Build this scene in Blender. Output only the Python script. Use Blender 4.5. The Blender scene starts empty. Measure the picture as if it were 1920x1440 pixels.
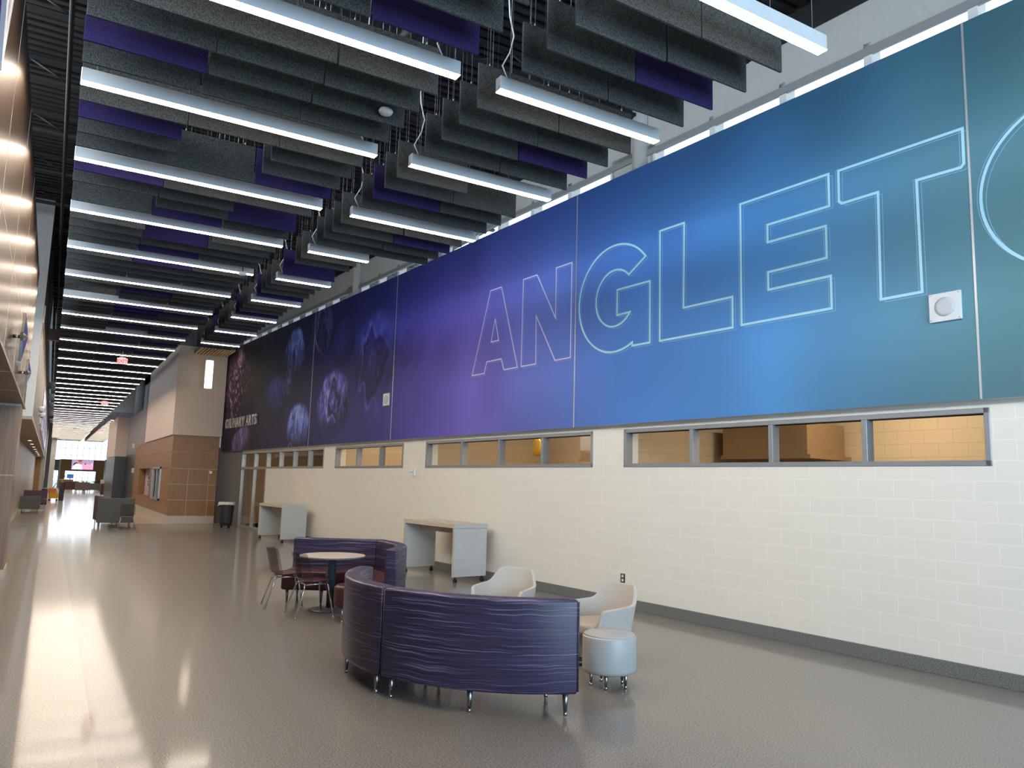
import bpy, bmesh, math, random
from mathutils import Vector, Matrix
random.seed(7)
D = bpy.data; SC = bpy.context.scene; COL = SC.collection
PI = math.pi

# ------------------------------------------------------------------ camera, world, exposure
cam = D.cameras.new('camera'); camo = D.objects.new('camera', cam); COL.objects.link(camo)
cam.sensor_width = 36; cam.lens = 36 * 1440.2 / 1920; cam.clip_start = .05; cam.clip_end = 600
yaw, pitch, roll = .5363, .1302, .0276
fw = Vector((math.sin(yaw) * math.cos(pitch), math.cos(yaw) * math.cos(pitch), math.sin(pitch)))
r0 = Vector((math.cos(yaw), -math.sin(yaw), 0)); u0 = r0.cross(fw)
rt = r0 * math.cos(roll) + u0 * math.sin(roll); up = -r0 * math.sin(roll) + u0 * math.cos(roll)
m = Matrix((rt, up, -fw)).transposed().to_4x4(); m.translation = Vector((0, 0, 1.78)); camo.matrix_world = m
SC.camera = camo
SC.view_settings.view_transform = 'Standard'; SC.view_settings.look = 'None'
SC.view_settings.exposure = 0.28; SC.view_settings.gamma = 1.0; SC.view_settings.use_curve_mapping = False
SC.cycles.max_bounces = 6; SC.cycles.diffuse_bounces = 4; SC.cycles.glossy_bounces = 3
SC.cycles.transparent_max_bounces = 12; SC.cycles.sample_clamp_indirect = 6; SC.cycles.use_denoising = True
SC.cycles.caustics_reflective = False; SC.cycles.caustics_refractive = False
w = D.worlds.new('sky'); SC.world = w; w.use_nodes = True
w.node_tree.nodes['Background'].inputs[0].default_value = (.72, .86, 1, 1)
w.node_tree.nodes['Background'].inputs[1].default_value = 2.2

def area_light(name, loc, rot, sx, sy, power, color):
    l = D.lights.new(name, 'AREA'); l.shape = 'RECTANGLE'; l.size = sx; l.size_y = sy; l.energy = power; l.color = color
    o = D.objects.new(name, l); COL.objects.link(o); o.location = loc; o.rotation_euler = rot
    return o
DAY = (.50, .75, 1.0); WARM = (1.0, .80, .58)
area_light('daylight_entrance_glazing', (4.2, -5.8, 3.0), (PI/2, 0, 0), 7, 4.6, 820, DAY)      # light through the entrance glazing behind the camera
area_light('daylight_lobby_glazing', (3.6, 102.5, 3.4), (-PI/2, 0, 0), 12, 5, 190, (.9, .95, 1))
area_light('daylight_left_clerestory', (-3.1, 4.2, 7.0), (0, -PI/2, 0), 1.6, 21, 1150, (.80, .91, 1.0))         # high windows above the copper wall
LENS_POWER = 50

# ------------------------------------------------------------------ material helpers
def nt(name):
    m = D.materials.new(name); m.use_nodes = True; n = m.node_tree; b = n.nodes['Principled BSDF']
    return m, n, b
def node(n, t, **k):
    x = n.nodes.new(t)
    for a, v in k.items():
        if a.startswith('i_'): x.inputs[int(a[2:])].default_value = v
        else: setattr(x, a, v)
    return x
def plain(name, col, rough=.5, metal=0, **k):
    m, n, b = nt(name)
    b.inputs['Base Color'].default_value = (*col, 1); b.inputs['Roughness'].default_value = rough; b.inputs['Metallic'].default_value = metal
    # a faint procedural mottling so that no surface is dead flat
    tc = node(n, 'ShaderNodeTexCoord'); no = node(n, 'ShaderNodeTexNoise'); no.inputs['Scale'].default_value = k.get('scale', 9)
    n.links.new(tc.outputs['Object'], no.inputs['Vector'])
    mx = node(n, 'ShaderNodeMix', data_type='RGBA'); v = k.get('var', .06)
    mx.inputs[6].default_value = (*[c * (1 - v) for c in col], 1); mx.inputs[7].default_value = (*[min(1, c * (1 + v)) for c in col], 1)
    n.links.new(no.outputs[0], mx.inputs[0]); n.links.new(mx.outputs[2], b.inputs['Base Color'])
    return m
def speckle(name, col, col2, scale, rough, bump=0, coat=0, pos=.5, wid=.12, detail=2):
    m, n, b = nt(name); tc = node(n, 'ShaderNodeTexCoord'); no = node(n, 'ShaderNodeTexNoise')
    no.inputs['Scale'].default_value = scale; no.inputs['Detail'].default_value = detail
    n.links.new(tc.outputs['Object'], no.inputs['Vector'])
    cr = node(n, 'ShaderNodeValToRGB'); e = cr.color_ramp.elements
    e[0].position = pos - wid; e[0].color = (*col, 1); e[1].position = pos + wid; e[1].color = (*col2, 1)
    n.links.new(no.outputs[0], cr.inputs[0]); n.links.new(cr.outputs[0], b.inputs['Base Color'])
    b.inputs['Roughness'].default_value = rough
    if coat: b.inputs['Coat Weight'].default_value = coat; b.inputs['Coat Roughness'].default_value = .09
    if bump:
        bp = node(n, 'ShaderNodeBump'); bp.inputs['Strength'].default_value = bump; bp.inputs['Distance'].default_value = .004
        n.links.new(no.outputs[0], bp.inputs['Height']); n.links.new(bp.outputs[0], b.inputs['Normal'])
    return m
def brick(name, col, mortar, bw, bh, ms, rough, offset=.5, axes='YZ', off=(0, 0), bump=.35, var=.03, scale2=0):
    m, n, b = nt(name); tc = node(n, 'ShaderNodeTexCoord'); sp = node(n, 'ShaderNodeSeparateXYZ'); cb = node(n, 'ShaderNodeCombineXYZ')
    n.links.new(tc.outputs['Object'], sp.inputs[0])
    for i, a in enumerate(axes):
        ad = node(n, 'ShaderNodeMath', operation='ADD'); ad.inputs[1].default_value = off[i] + 50
        n.links.new(sp.outputs['XYZ'.index(a)], ad.inputs[0]); n.links.new(ad.outputs[0], cb.inputs[i])
    br = node(n, 'ShaderNodeTexBrick'); br.offset = offset
    br.inputs['Scale'].default_value = 1; br.inputs['Brick Width'].default_value = bw; br.inputs['Row Height'].default_value = bh
    br.inputs['Mortar Size'].default_value = ms; br.inputs['Mortar Smooth'].default_value = .3
    br.inputs['Color1'].default_value = (*[c * (1 - var) for c in col], 1); br.inputs['Color2'].default_value = (*[c * (1 + var) for c in col], 1)
    br.inputs['Mortar'].default_value = (*mortar, 1)
    n.links.new(cb.outputs[0], br.inputs['Vector']); n.links.new(br.outputs['Color'], b.inputs['Base Color'])
    b.inputs['Roughness'].default_value = rough
    iv = node(n, 'ShaderNodeMath', operation='SUBTRACT'); iv.inputs[0].default_value = 1; n.links.new(br.outputs['Fac'], iv.inputs[1])
    bp = node(n, 'ShaderNodeBump'); bp.inputs['Strength'].default_value = bump; bp.inputs['Distance'].default_value = .006
    n.links.new(iv.outputs[0], bp.inputs['Height']); n.links.new(bp.outputs[0], b.inputs['Normal'])
    return m
def glass(name, tint=(1, 1, 1), gloss=.14, rough=.02):
    m = D.materials.new(name); m.use_nodes = True; n = m.node_tree; n.nodes.clear()
    o = node(n, 'ShaderNodeOutputMaterial'); t = node(n, 'ShaderNodeBsdfTransparent'); g = node(n, 'ShaderNodeBsdfGlossy'); mx = node(n, 'ShaderNodeMixShader')
    t.inputs[0].default_value = (*tint, 1); g.inputs['Roughness'].default_value = rough
    lw = node(n, 'ShaderNodeLayerWeight'); lw.inputs[0].default_value = .5; pw = node(n, 'ShaderNodeMath', operation='POWER'); pw.inputs[1].default_value = 5
    fr = node(n, 'ShaderNodeMath', operation='MULTIPLY_ADD'); fr.inputs[1].default_value = .6; fr.inputs[2].default_value = gloss * .25
    n.links.new(lw.outputs['Facing'], pw.inputs[0]); n.links.new(pw.outputs[0], fr.inputs[0]); n.links.new(fr.outputs[0], mx.inputs[0]); n.links.new(t.outputs[0], mx.inputs[1]); n.links.new(g.outputs[0], mx.inputs[2]); n.links.new(mx.outputs[0], o.inputs[0])
    return m
def emit(name, col, s):
    m = D.materials.new(name); m.use_nodes = True; n = m.node_tree; n.nodes.clear()
    o = node(n, 'ShaderNodeOutputMaterial'); e = node(n, 'ShaderNodeEmission'); e.inputs[0].default_value = (*col, 1); e.inputs[1].default_value = s
    n.links.new(e.outputs[0], o.inputs[0]); return m
def wood(name, c1, c2, c3, scale=(30, 30, 1.2), rough=.35):
    m, n, b = nt(name); tc = node(n, 'ShaderNodeTexCoord'); mp = node(n, 'ShaderNodeMapping'); mp.inputs['Scale'].default_value = scale
    n.links.new(tc.outputs['Object'], mp.inputs[0]); no = node(n, 'ShaderNodeTexNoise'); no.inputs['Scale'].default_value = 1.6; no.inputs['Detail'].default_value = 5
    n.links.new(mp.outputs[0], no.inputs['Vector']); cr = node(n, 'ShaderNodeValToRGB'); e = cr.color_ramp.elements
    e[0].position = .3; e[0].color = (*c1, 1); e[1].position = .72; e[1].color = (*c3, 1); x = e.new(.5); x.color = (*c2, 1)
    n.links.new(no.outputs[0], cr.inputs[0]); n.links.new(cr.outputs[0], b.inputs['Base Color']); b.inputs['Roughness'].default_value = rough
    return m
def striped(name, base, line, dark):
    """woven upholstery: fine wavy pale lines running round the piece"""
    m, n, b = nt(name); tc = node(n, 'ShaderNodeTexCoord'); wv = node(n, 'ShaderNodeTexNoise'); wv.inputs['Scale'].default_value = 1.7; wv.inputs['Detail'].default_value = 2
    n.links.new(tc.outputs['Object'], wv.inputs['Vector']); sp = node(n, 'ShaderNodeSeparateXYZ'); n.links.new(tc.outputs['Object'], sp.inputs[0])
    a = node(n, 'ShaderNodeMath', operation='MULTIPLY_ADD'); a.inputs[1].default_value = .09
    n.links.new(wv.outputs[0], a.inputs[0]); n.links.new(sp.outputs[2], a.inputs[2])
    z = node(n, 'ShaderNodeMath', operation='MULTIPLY'); z.inputs[1].default_value = 92; n.links.new(a.outputs[0], z.inputs[0])
    x = node(n, 'ShaderNodeMath', operation='MULTIPLY'); x.inputs[1].default_value = 1.2; n.links.new(sp.outputs[0], x.inputs[0])
    y = node(n, 'ShaderNodeMath', operation='MULTIPLY'); y.inputs[1].default_value = 1.2; n.links.new(sp.outputs[1], y.inputs[0])
    cb = node(n, 'ShaderNodeCombineXYZ'); n.links.new(x.outputs[0], cb.inputs[0]); n.links.new(y.outputs[0], cb.inputs[1]); n.links.new(z.outputs[0], cb.inputs[2])
    no = node(n, 'ShaderNodeTexNoise'); no.inputs['Scale'].default_value = 1; no.inputs['Detail'].default_value = 2.5; n.links.new(cb.outputs[0], no.inputs['Vector'])
    cr = node(n, 'ShaderNodeValToRGB'); e = cr.color_ramp.elements
    e[0].position = .36; e[0].color = (*dark, 1); e[1].position = .68; e[1].color = (*line, 1)
    q = e.new(.50); q.color = (*base, 1); q = e.new(.57); q.color = (*base, 1)
    n.links.new(no.outputs[0], cr.inputs[0]); n.links.new(cr.outputs[0], b.inputs['Base Color']); b.inputs['Roughness'].default_value = .42
    bp = node(n, 'ShaderNodeBump'); bp.inputs['Strength'].default_value = .12; bp.inputs['Distance'].default_value = .002
    n.links.new(no.outputs[0], bp.inputs['Height']); n.links.new(bp.outputs[0], b.inputs['Normal'])
    return m

M = {}
M['floor'] = speckle('terrazzo_grey', (.105, .092, .084), (.315, .283, .258), 85, .42, coat=.6, wid=.13)
M['strip'] = speckle('terrazzo_pale', (.24, .19, .155), (.42, .34, .285), 70, .42, coat=.6, wid=.16)
M['tan'] = speckle('terrazzo_tan', (.42, .31, .20), (.56, .43, .29), 95, .42, coat=.6, wid=.16)
M['base'] = speckle('terrazzo_base', (.09, .095, .09), (.25, .255, .245), 110, .3, wid=.1)
M['block'] = brick('painted_block', (.82, .785, .71), (.90, .865, .79), .4075, .2025, .0045, .42, off=(.13, .10), bump=-.25, var=.008)
M['block_in'] = brick('painted_block_inside', (.60, .47, .31), (.50, .39, .26), .4075, .2025, .006, .5, off=(.0, .10), bump=.3, var=.01)
M['block_inx'] = brick('painted_block_inside_cross', (.60, .47, .31), (.50, .39, .26), .4075, .2025, .006, .5, axes='XZ', off=(.0, .10), bump=.3, var=.01)
M['white'] = plain('white_paint', (.66, .67, .66), .55)
M['upper'] = plain('upper_wall_paint', (.43, .43, .415), .6)
M['tanwall'] = plain('tan_paint', (.66, .55, .46), .6)
M['greywall'] = plain('grey_paint', (.26, .235, .23), .6)
M['pier'] = plain('dark_grey_paint', (.15, .15, .152), .55)
M['tile'] = brick('dark_tile', (.034, .031, .028), (.018, .018, .018), .6, .3, .004, .3, axes='XZ', bump=.2, var=.15)
M['tiley'] = brick('dark_tile_side', (.034, .031, .028), (.018, .018, .018), .6, .3, .004, .3, axes='YZ', bump=.2, var=.15)
M['frame'] = plain('grey_window_frame', (.30, .31, .32), .4, .3)
M['framepale'] = plain('aluminium_frame', (.50, .51, .51), .3, .6)  # paler, more metallic than the grey frame
M['seal'] = plain('black_seal', (.012, .012, .012), .6)
M['deck'] = plain('black_painted_steel', (.010, .010, .010), .6)
M['joist'] = plain('black_joist', (.006, .006, .006), .6)
M['felt'] = speckle('charcoal_felt', (.026, .028, .028), (.082, .087, .085), 110, .95, bump=.4, wid=.09, detail=3)
M['purple'] = speckle('purple_felt', (.016, .009, .062), (.030, .017, .108), 120, .95, bump=.4, wid=.1, detail=3)
M['lav'] = speckle('pale_felt', (.50, .47, .55), (.66, .62, .70), 60, .9)
M['orange'] = plain('orange_felt', (.75, .35, .16), .9); M['teal'] = plain('teal_felt', (.20, .48, .46), .9); M['rose'] = plain('rose_felt', (.62, .42, .42), .9); M['cream'] = plain('cream_felt', (.70, .62, .50), .9)
M['lamp'] = plain('white_lamp_housing', (.60, .62, .64), .35)
M['lens'] = emit('lamp_lens', (1.0, .86, .70), LENS_POWER)
M['wire'] = plain('steel_wire', (.35, .36, .37), .4, .8)
M['cord'] = plain('white_flex', (.75, .75, .74), .5)
M['ledge'] = plain('joint_strip', (.55, .56, .58), .35, .5)
M['pane'] = glass('window_glass'); M['daypane'] = glass('clerestory_glass')
M['laminate'] = wood('brown_laminate', (.24, .15, .095), (.29, .19, .125), (.33, .22, .15), (26, 26, .8), .35)
M['soffitwood'] = wood('soffit_laminate', (.17, .105, .065), (.20, .125, .08), (.23, .15, .095), (2, 30, 26), .4)
M['boxwood'] = wood('oak_panel', (.26, .125, .036), (.31, .16, .05), (.36, .195, .07), (26, 26, .8), .4)
M['reveal'] = plain('pale_reveal', (.62, .56, .47), .4)
M['slat'] = wood('pale_slat', (.62, .45, .26), (.72, .54, .33), (.8, .62, .40), (20, 1, 20), .5)
M['chrome'] = plain('chrome', (.62, .63, .64), .16, 1.0)
M['steel'] = plain('brushed_leg', (.36, .38, .40), .28, 1.0)
M['vinyl'] = striped('purple_striped_weave', (.045, .035, .082), (.20, .17, .285), (.024, .018, .044))
M['maroon'] = plain('maroon_vinyl', (.075, .022, .028), .42)
M['shell'] = glass('smoked_acrylic', (.80, .775, .765))
M['laminatetop'] = plain('pale_table_top', (.60, .52, .46), .35)
M['edge'] = plain('grey_edge', (.13, .14, .15), .4)
M['column'] = plain('dark_grey_metal', (.085, .11, .13), .4, .1)
M['linen'] = speckle('pale_grey_weave', (.46, .43, .39), (.60, .57, .53), 160, .85, bump=.3, wid=.14)
M['seatlinen'] = speckle('beige_weave', (.46, .39, .32), (.56, .49, .41), 160, .85, bump=.2, wid=.14)
M['vinylgrey'] = plain('pale_grey_vinyl', (.45, .46, .46), .38)
M['black'] = plain('black_plastic', (.012, .012, .014), .4)
M['counter'] = plain('counter_white', (.53, .55, .54), .4); M['countertop'] = wood('pale_ash', (.52, .43, .33), (.57, .48, .37), (.62, .53, .42), (8, 2, 30), .35)
M['bin'] = plain('charcoal_bin', (.035, .037, .042), .5); M['bag'] = plain('white_bag', (.62, .60, .60), .35, 0, var=.2, scale=25)
M['gfab'] = plain('grey_fabric', (.115, .12, .12), .8); M['gbrown'] = plain('taupe_fabric', (.15, .125, .115), .8)
M['yellow'] = plain('yellow_plastic', (.75, .42, .015), .4); M['orangep'] = plain('orange_plastic', (.75, .20, .02), .4)
M['speaker'] = plain('speaker_white', (.78, .80, .82), .4)
M['signred'] = emit('exit_letters', (1, .10, .08), 1.6); M['signwhite'] = emit('exit_face', (1, .72, .68), 1.0)
M['pendant'] = emit('pendant_glow', (1, .84, .60), 2.6)
M['fascia'] = plain('copper_fascia', (.72, .48, .32), .3, 1)

def grille_mat():
    m, n, b = nt('perforated_grille'); tc = node(n, 'ShaderNodeTexCoord'); v = node(n, 'ShaderNodeTexVoronoi'); v.inputs['Scale'].default_value = 70; v.inputs['Randomness'].default_value = .15
    n.links.new(tc.outputs['Object'], v.inputs['Vector']); cr = node(n, 'ShaderNodeValToRGB'); e = cr.color_ramp.elements
    e[0].position = .25; e[0].color = (.12, .12, .14, 1); e[1].position = .4; e[1].color = (.62, .64, .68, 1)
    n.links.new(v.outputs['Distance'], cr.inputs[0]); n.links.new(cr.outputs[0], b.inputs['Base Color']); return m
M['grille'] = grille_mat()
def copper_mat():
    m, n, b = nt('brushed_copper'); b.inputs['Metallic'].default_value = 1
    tc = node(n, 'ShaderNodeTexCoord'); mp = node(n, 'ShaderNodeMapping'); mp.inputs['Scale'].default_value = (1, 22, .7)
    n.links.new(tc.outputs['Object'], mp.inputs[0]); no = node(n, 'ShaderNodeTexNoise'); no.inputs['Scale'].default_value = 2; no.inputs['Detail'].default_value = 6
    n.links.new(mp.outputs[0], no.inputs['Vector']); cr = node(n, 'ShaderNodeValToRGB'); e = cr.color_ramp.elements
    e[0].position = .3; e[0].color = (.085, .052, .032, 1); e[1].position = .7; e[1].color = (.13, .084, .055, 1)
    n.links.new(no.outputs[0], cr.inputs[0]); n.links.new(cr.outputs[0], b.inputs['Base Color'])
    b.inputs['Roughness'].default_value = .33; b.inputs['Anisotropic'].default_value = .8; tg = node(n, 'ShaderNodeTangent', direction_type='RADIAL', axis='Z'); n.links.new(tg.outputs[0], b.inputs['Tangent'])
    return m
M['copper'] = copper_mat()

# ------------------------------------------------------------------ mesh helpers
class MB:
    """collects boxes, tubes, lathes and prisms and links them as ONE mesh object"""
    def __init__(s): s.bm = bmesh.new(); s.mi = 0
    def _mark(s, fs):
        for f in fs: f.material_index = s.mi
    def box(s, x0, x1, y0, y1, z0, z1, rot=None, at=None):
        c = [(x, y, z) for x in (x0, x1) for y in (y0, y1) for z in (z0, z1)]
        if rot is not None: c = [tuple((rot @ Vector(p)) + (Vector(at) if at else Vector())) for p in c]
        v = [s.bm.verts.new(p) for p in c]
        s._mark([s.bm.faces.new([v[i] for i in f]) for f in ((0, 1, 3, 2), (4, 6, 7, 5), (0, 4, 5, 1), (2, 3, 7, 6), (0, 2, 6, 4), (1, 5, 7, 3))]); return s
    def tube(s, pts, r, n=8, cap=True):
        pts = [Vector(p) for p in pts]; rs = r if isinstance(r, (list, tuple)) else [r] * len(pts); rings = []; prev = None
        for i, p in enumerate(pts):
            t = (pts[min(i + 1, len(pts) - 1)] - pts[max(i - 1, 0)]).normalized()
            if prev is None:
                a = Vector((0, 0, 1)) if abs(t.z) < .9 else Vector((1, 0, 0)); u = t.cross(a).normalized()
            else: u = (prev - t * prev.dot(t)).normalized()
            prev = u; v = t.cross(u)
            rings.append([s.bm.verts.new(p + (u * math.cos(2 * PI * k / n) + v * math.sin(2 * PI * k / n)) * rs[i]) for k in range(n)])
        fs = []
        for a, b in zip(rings, rings[1:]):
            for k in range(n): fs.append(s.bm.faces.new([a[k], a[(k + 1) % n], b[(k + 1) % n], b[k]]))
        for f in fs: f.smooth = True
        if cap: fs.append(s.bm.faces.new(rings[0][::-1])); fs.append(s.bm.faces.new(rings[-1]))
        s._mark(fs); return s
    def lathe(s, prof, n=32, c=(0, 0, 0), smooth=True):
        rings = [[s.bm.verts.new((c[0] + r * math.cos(2 * PI * k / n), c[1] + r * math.sin(2 * PI * k / n), c[2] + z)) for k in range(n)] for r, z in prof]
        fs = []
        for a, b in zip(rings, rings[1:]):
            for k in range(n): fs.append(s.bm.faces.new([a[k], a[(k + 1) % n], b[(k + 1) % n], b[k]]))
        for f in fs: f.smooth = smooth
        e = [s.bm.faces.new(rings[0][::-1]), s.bm.faces.new(rings[-1])]; s._mark(fs + e); return s
    def prism(s, poly, z0, z1):
        a = [s.bm.verts.new((x, y, z0)) for x, y in poly]; b = [s.bm.verts.new((x, y, z1)) for x, y in poly]; n = len(poly)
        fs = [s.bm.faces.new([a[i], a[(i + 1) % n], b[(i + 1) % n], b[i]]) for i in range(n)] + [s.bm.faces.new(a[::-1]), s.bm.faces.new(b)]
        s._mark(fs); return s
    def poly(s, pts): s._mark([s.bm.faces.new([s.bm.verts.new(p) for p in pts])]); return s
    def arc(s, cx, cy, ri, ro, a0, a1, z0, z1, n=24):
        P = [(cx + ro * math.cos(a0 + (a1 - a0) * i / n), cy + ro * math.sin(a0 + (a1 - a0) * i / n)) for i in range(n + 1)]
        Q = [(cx + ri * math.cos(a0 + (a1 - a0) * i / n), cy + ri * math.sin(a0 + (a1 - a0) * i / n)) for i in range(n, -1, -1)]
        # quads along the arc keep the bevel clean
        V = {}
        for i in range(n + 1):
            t = a0 + (a1 - a0) * i / n
            for k, (r, z) in enumerate(((ri, z0), (ro, z0), (ro, z1), (ri, z1))):
                V[i, k] = s.bm.verts.new((cx + r * math.cos(t), cy + r * math.sin(t), z))
        fs = [s.bm.faces.new([V[i, k], V[i + 1, k], V[i + 1, (k + 1) % 4], V[i, (k + 1) % 4]]) for i in range(n) for k in range(4)]
        fs += [s.bm.faces.new([V[0, k] for k in range(4)]), s.bm.faces.new([V[n, k] for k in (3, 2, 1, 0)])]
        for f in fs: f.smooth = True
        s._mark(fs); return s
    def build(s, name, mat, parent=None, bevel=0, seg=2, smooth=False, loc=None, rotz=None):
        me = D.meshes.new(name); bmesh.ops.recalc_face_normals(s.bm, faces=s.bm.faces); s.bm.to_mesh(me); s.bm.free()
        for m_ in (mat if isinstance(mat, (list, tuple)) else [mat]): me.materials.append(m_)
        o = D.objects.new(name, me); COL.objects.link(o)
        if parent: o.parent = parent
        if loc: o.location = loc
        if rotz is not None: o.rotation_euler.z = rotz
        if smooth:
            for p in me.polygons: p.use_smooth = True
        if bevel:
            b = o.modifiers.new('bevel', 'BEVEL'); b.width = bevel; b.segments = seg; b.limit_method = 'ANGLE'; b.angle_limit = .6
        return o
def B(*a): return MB().box(*a)
def tag(o, label, cat, group=None, kind=None):
    o['label'] = label; o['category'] = cat
    if group: o['group'] = group
    if kind: o['kind'] = kind
    return o
def thing(name, label, cat, loc=(0, 0, 0), rotz=0, group=None):
    o = D.objects.new(name, None); COL.objects.link(o); o.empty_display_size = .1; o.location = loc; o.rotation_euler.z = rotz
    return tag(o, label, cat, group)
def struct(name, mb, mat, **k):
    o = mb.build(name, mat, **k); o['kind'] = 'structure'; return o
def kids(o): return [c for c in D.objects if c.parent == o]
def dup(src, loc, rotz=None, label=None, group=None):
    """a copy of a thing with copies of its parts and sub-parts"""
    r = src.copy(); COL.objects.link(r); r.location = loc
    if rotz is not None: r.rotation_euler.z = rotz
    if label: r['label'] = label
    if group: r['group'] = group
    for ch in KIDS[src.name]:
        c = ch.copy(); COL.objects.link(c); c.parent = r
        for g in KIDS.get(ch.name, []):
            d = g.copy(); COL.objects.link(d); d.parent = c
    return r
KIDS = {}
def remember(*roots):
    for r in roots:
        KIDS[r.name] = kids(r)
        for c in KIDS[r.name]:
            k = kids(c)
            if k: KIDS[c.name] = k
ORD = ['nearest', 'second nearest', 'third nearest', 'fourth nearest', 'fifth nearest', 'sixth nearest', 'seventh nearest', 'eighth nearest', 'ninth nearest', 'tenth nearest']
ONES = ['', 'first', 'second', 'third', 'fourth', 'fifth', 'sixth', 'seventh', 'eighth', 'ninth']
TEENS = ['tenth', 'eleventh', 'twelfth', 'thirteenth', 'fourteenth', 'fifteenth', 'sixteenth', 'seventeenth', 'eighteenth', 'nineteenth']
TENS = {2: ('twenty', 'twentieth'), 3: ('thirty', 'thirtieth'), 4: ('forty', 'fortieth'), 5: ('fifty', 'fiftieth')}
def ordinal(n):
    if n < 10: return ONES[n]
    if n < 20: return TEENS[n - 10]
    t, u = divmod(n, 10); return TENS[t][1] if u == 0 else TENS[t][0] + '-' + ONES[u]

# ------------------------------------------------------------------ the right-hand wall stands at a slight angle to the hall
WA, WB = 8.242, -.0764
TH = math.atan(-WB); CT, ST = math.cos(TH), math.sin(TH)
def WL(off, s, z): return (WA + off * CT - s * ST, off * ST + s * CT, z)      # wall frame -> world (off > 0 goes into the wall)
def onwall(mb, name, mat, **k): return mb.build(name, mat, loc=(WA, 0, 0), rotz=TH, **k)
def wstruct(name, mb, mat, **k):
    o = onwall(mb, name, mat, **k); o['kind'] = 'structure'; return o

# ================================================================== FLOOR
fl = MB(); fl.box(-9, -.03, -8, 106, -.12, 0).box(.42, 24, -8, 106, -.12, 0)
struct('floor', fl, M['floor'])
struct('floor_strip', MB().box(-.03, .42, -8, 106, -.12, 0), M['strip'])['kind'] = 'structure'
pt = MB().prism([(2.75, 31.4), (5.95, 31.4), (3.9, 46), (2.75, 46)], .0, .0015)
struct('floor_tan_field', pt, M['tan'])
struct('trim_1', MB().box(-.95, 5.6, 31.36, 31.40, 0, .002), M['reveal'])
struct('floor_outside', MB().box(-60, 80, 106.5, 200, -.3, -.02), plain('lawn', (.32, .36, .24), .9))

# ================================================================== RIGHT WALL: painted block below, mural above, clerestory on top
SILL, HEAD, SOFF, MTOP = 2.092, 2.668, 2.741, 6.725
WIN = [(4.09, 9.285, [5.40, 6.64, 7.94]), (10.005, 15.53, [11.35, 12.69, 14.045]), (16.60, 20.60, [17.835, 19.185]), (21.43, 29.35, [22.63, 23.90, 25.19, 26.48, 27.83])]
wb = MB(); s0 = -7.0
wb.box(0, .30, s0, 26.48, .15, SILL)
wb.box(0, .30, s0, 31.7, HEAD, SOFF + .3)
edges = [s0] + [e for a, b, _ in WIN for e in (a, b)] + [31.7]
for i in range(0, len(edges) - 2, 2): wb.box(0, .30, edges[i], edges[i + 1], SILL, HEAD)
wstruct('wall_right', wb, M['block'])
wstruct('wall_right_pier', MB().box(-.02, .30, 29.35, 31.75, 0, SOFF), M['pier'])
wstruct('baseboard_right', MB().box(-.018, .0, s0, 26.48, 0, .152), M['base'], bevel=.004)
wstruct('trim_2', MB().box(0, .30, s0, 26.48, 0, .15), M['base'])
for wi, (a, b, ms) in enumerate(WIN):
    f = MB(); t = .055
    f.box(-.012, .13, a, b, SILL, SILL + t).box(-.012, .13, a, b, HEAD - t, HEAD).box(-.012, .13, a, a + t, SILL, HEAD).box(-.012, .13, b - t, b, SILL, HEAD)
    for c in ms: f.box(-.008, .13, c - t * .6, c + t * .6, SILL, HEAD)
    fo = wstruct('window_%d' % (wi + 1), f, M['frame'] if wi < 3 else M['framepale'], bevel=.004, seg=1)
    sl = MB()
    for c in [a + t] + [c + t * .6 for c in ms]: sl.box(.05, .085, c, c + .012, SILL + t, HEAD - t)
    sl.box(.05, .085, a + t, b - t, HEAD - t - .01, HEAD - t).build('seal', M['seal'], parent=fo)
    e = [a] + ms + [b]
    for p, q in zip(e, e[1:]): MB().box(.062, .068, p + .03, q - .03, SILL + .05, HEAD - .05).build('pane', M['pane'], parent=fo)
# glazed door screen at the far end of the wall
f = MB(); t = .05
for c in (26.52, 27.83, 29.31): f.box(-.012, .10, c - t / 2, c + t / 2, 0, SILL)
f.box(-.01, .10, 26.5, 29.33, 0, .09).box(-.012, .10, 26.5, 29.33, SILL - .03, SILL)
do = wstruct('door_1', f, M['framepale'], bevel=.004, seg=1)
MB().box(.04, .046, 26.54, 27.81, .09, SILL - .03).build('pane', M['pane'], parent=do)
MB().box(.04, .046, 27.85, 29.29, .09, SILL - .03).build('pane', M['pane'], parent=do)
MB().tube([(-.06, 27.0, .95), (-.06, 27.0, 1.25)], .012).tube([(-.06, 27.0, .97), (.03, 27.0, .97)], .008).tube([(-.06, 27.0, 1.23), (.03, 27.0, 1.23)], .008).build('door_handle', M['steel'], parent=do)
# upper wall volume (overhangs the block wall) and its soffit
wstruct('wall_right_upper', MB().box(-.112, .30, s0, 31.95, SOFF, MTOP - .02), M['white'])
wstruct('trim_3', MB().box(-.112, .30, s0, 31.95, MTOP - .02, MTOP), M['white'])
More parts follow.
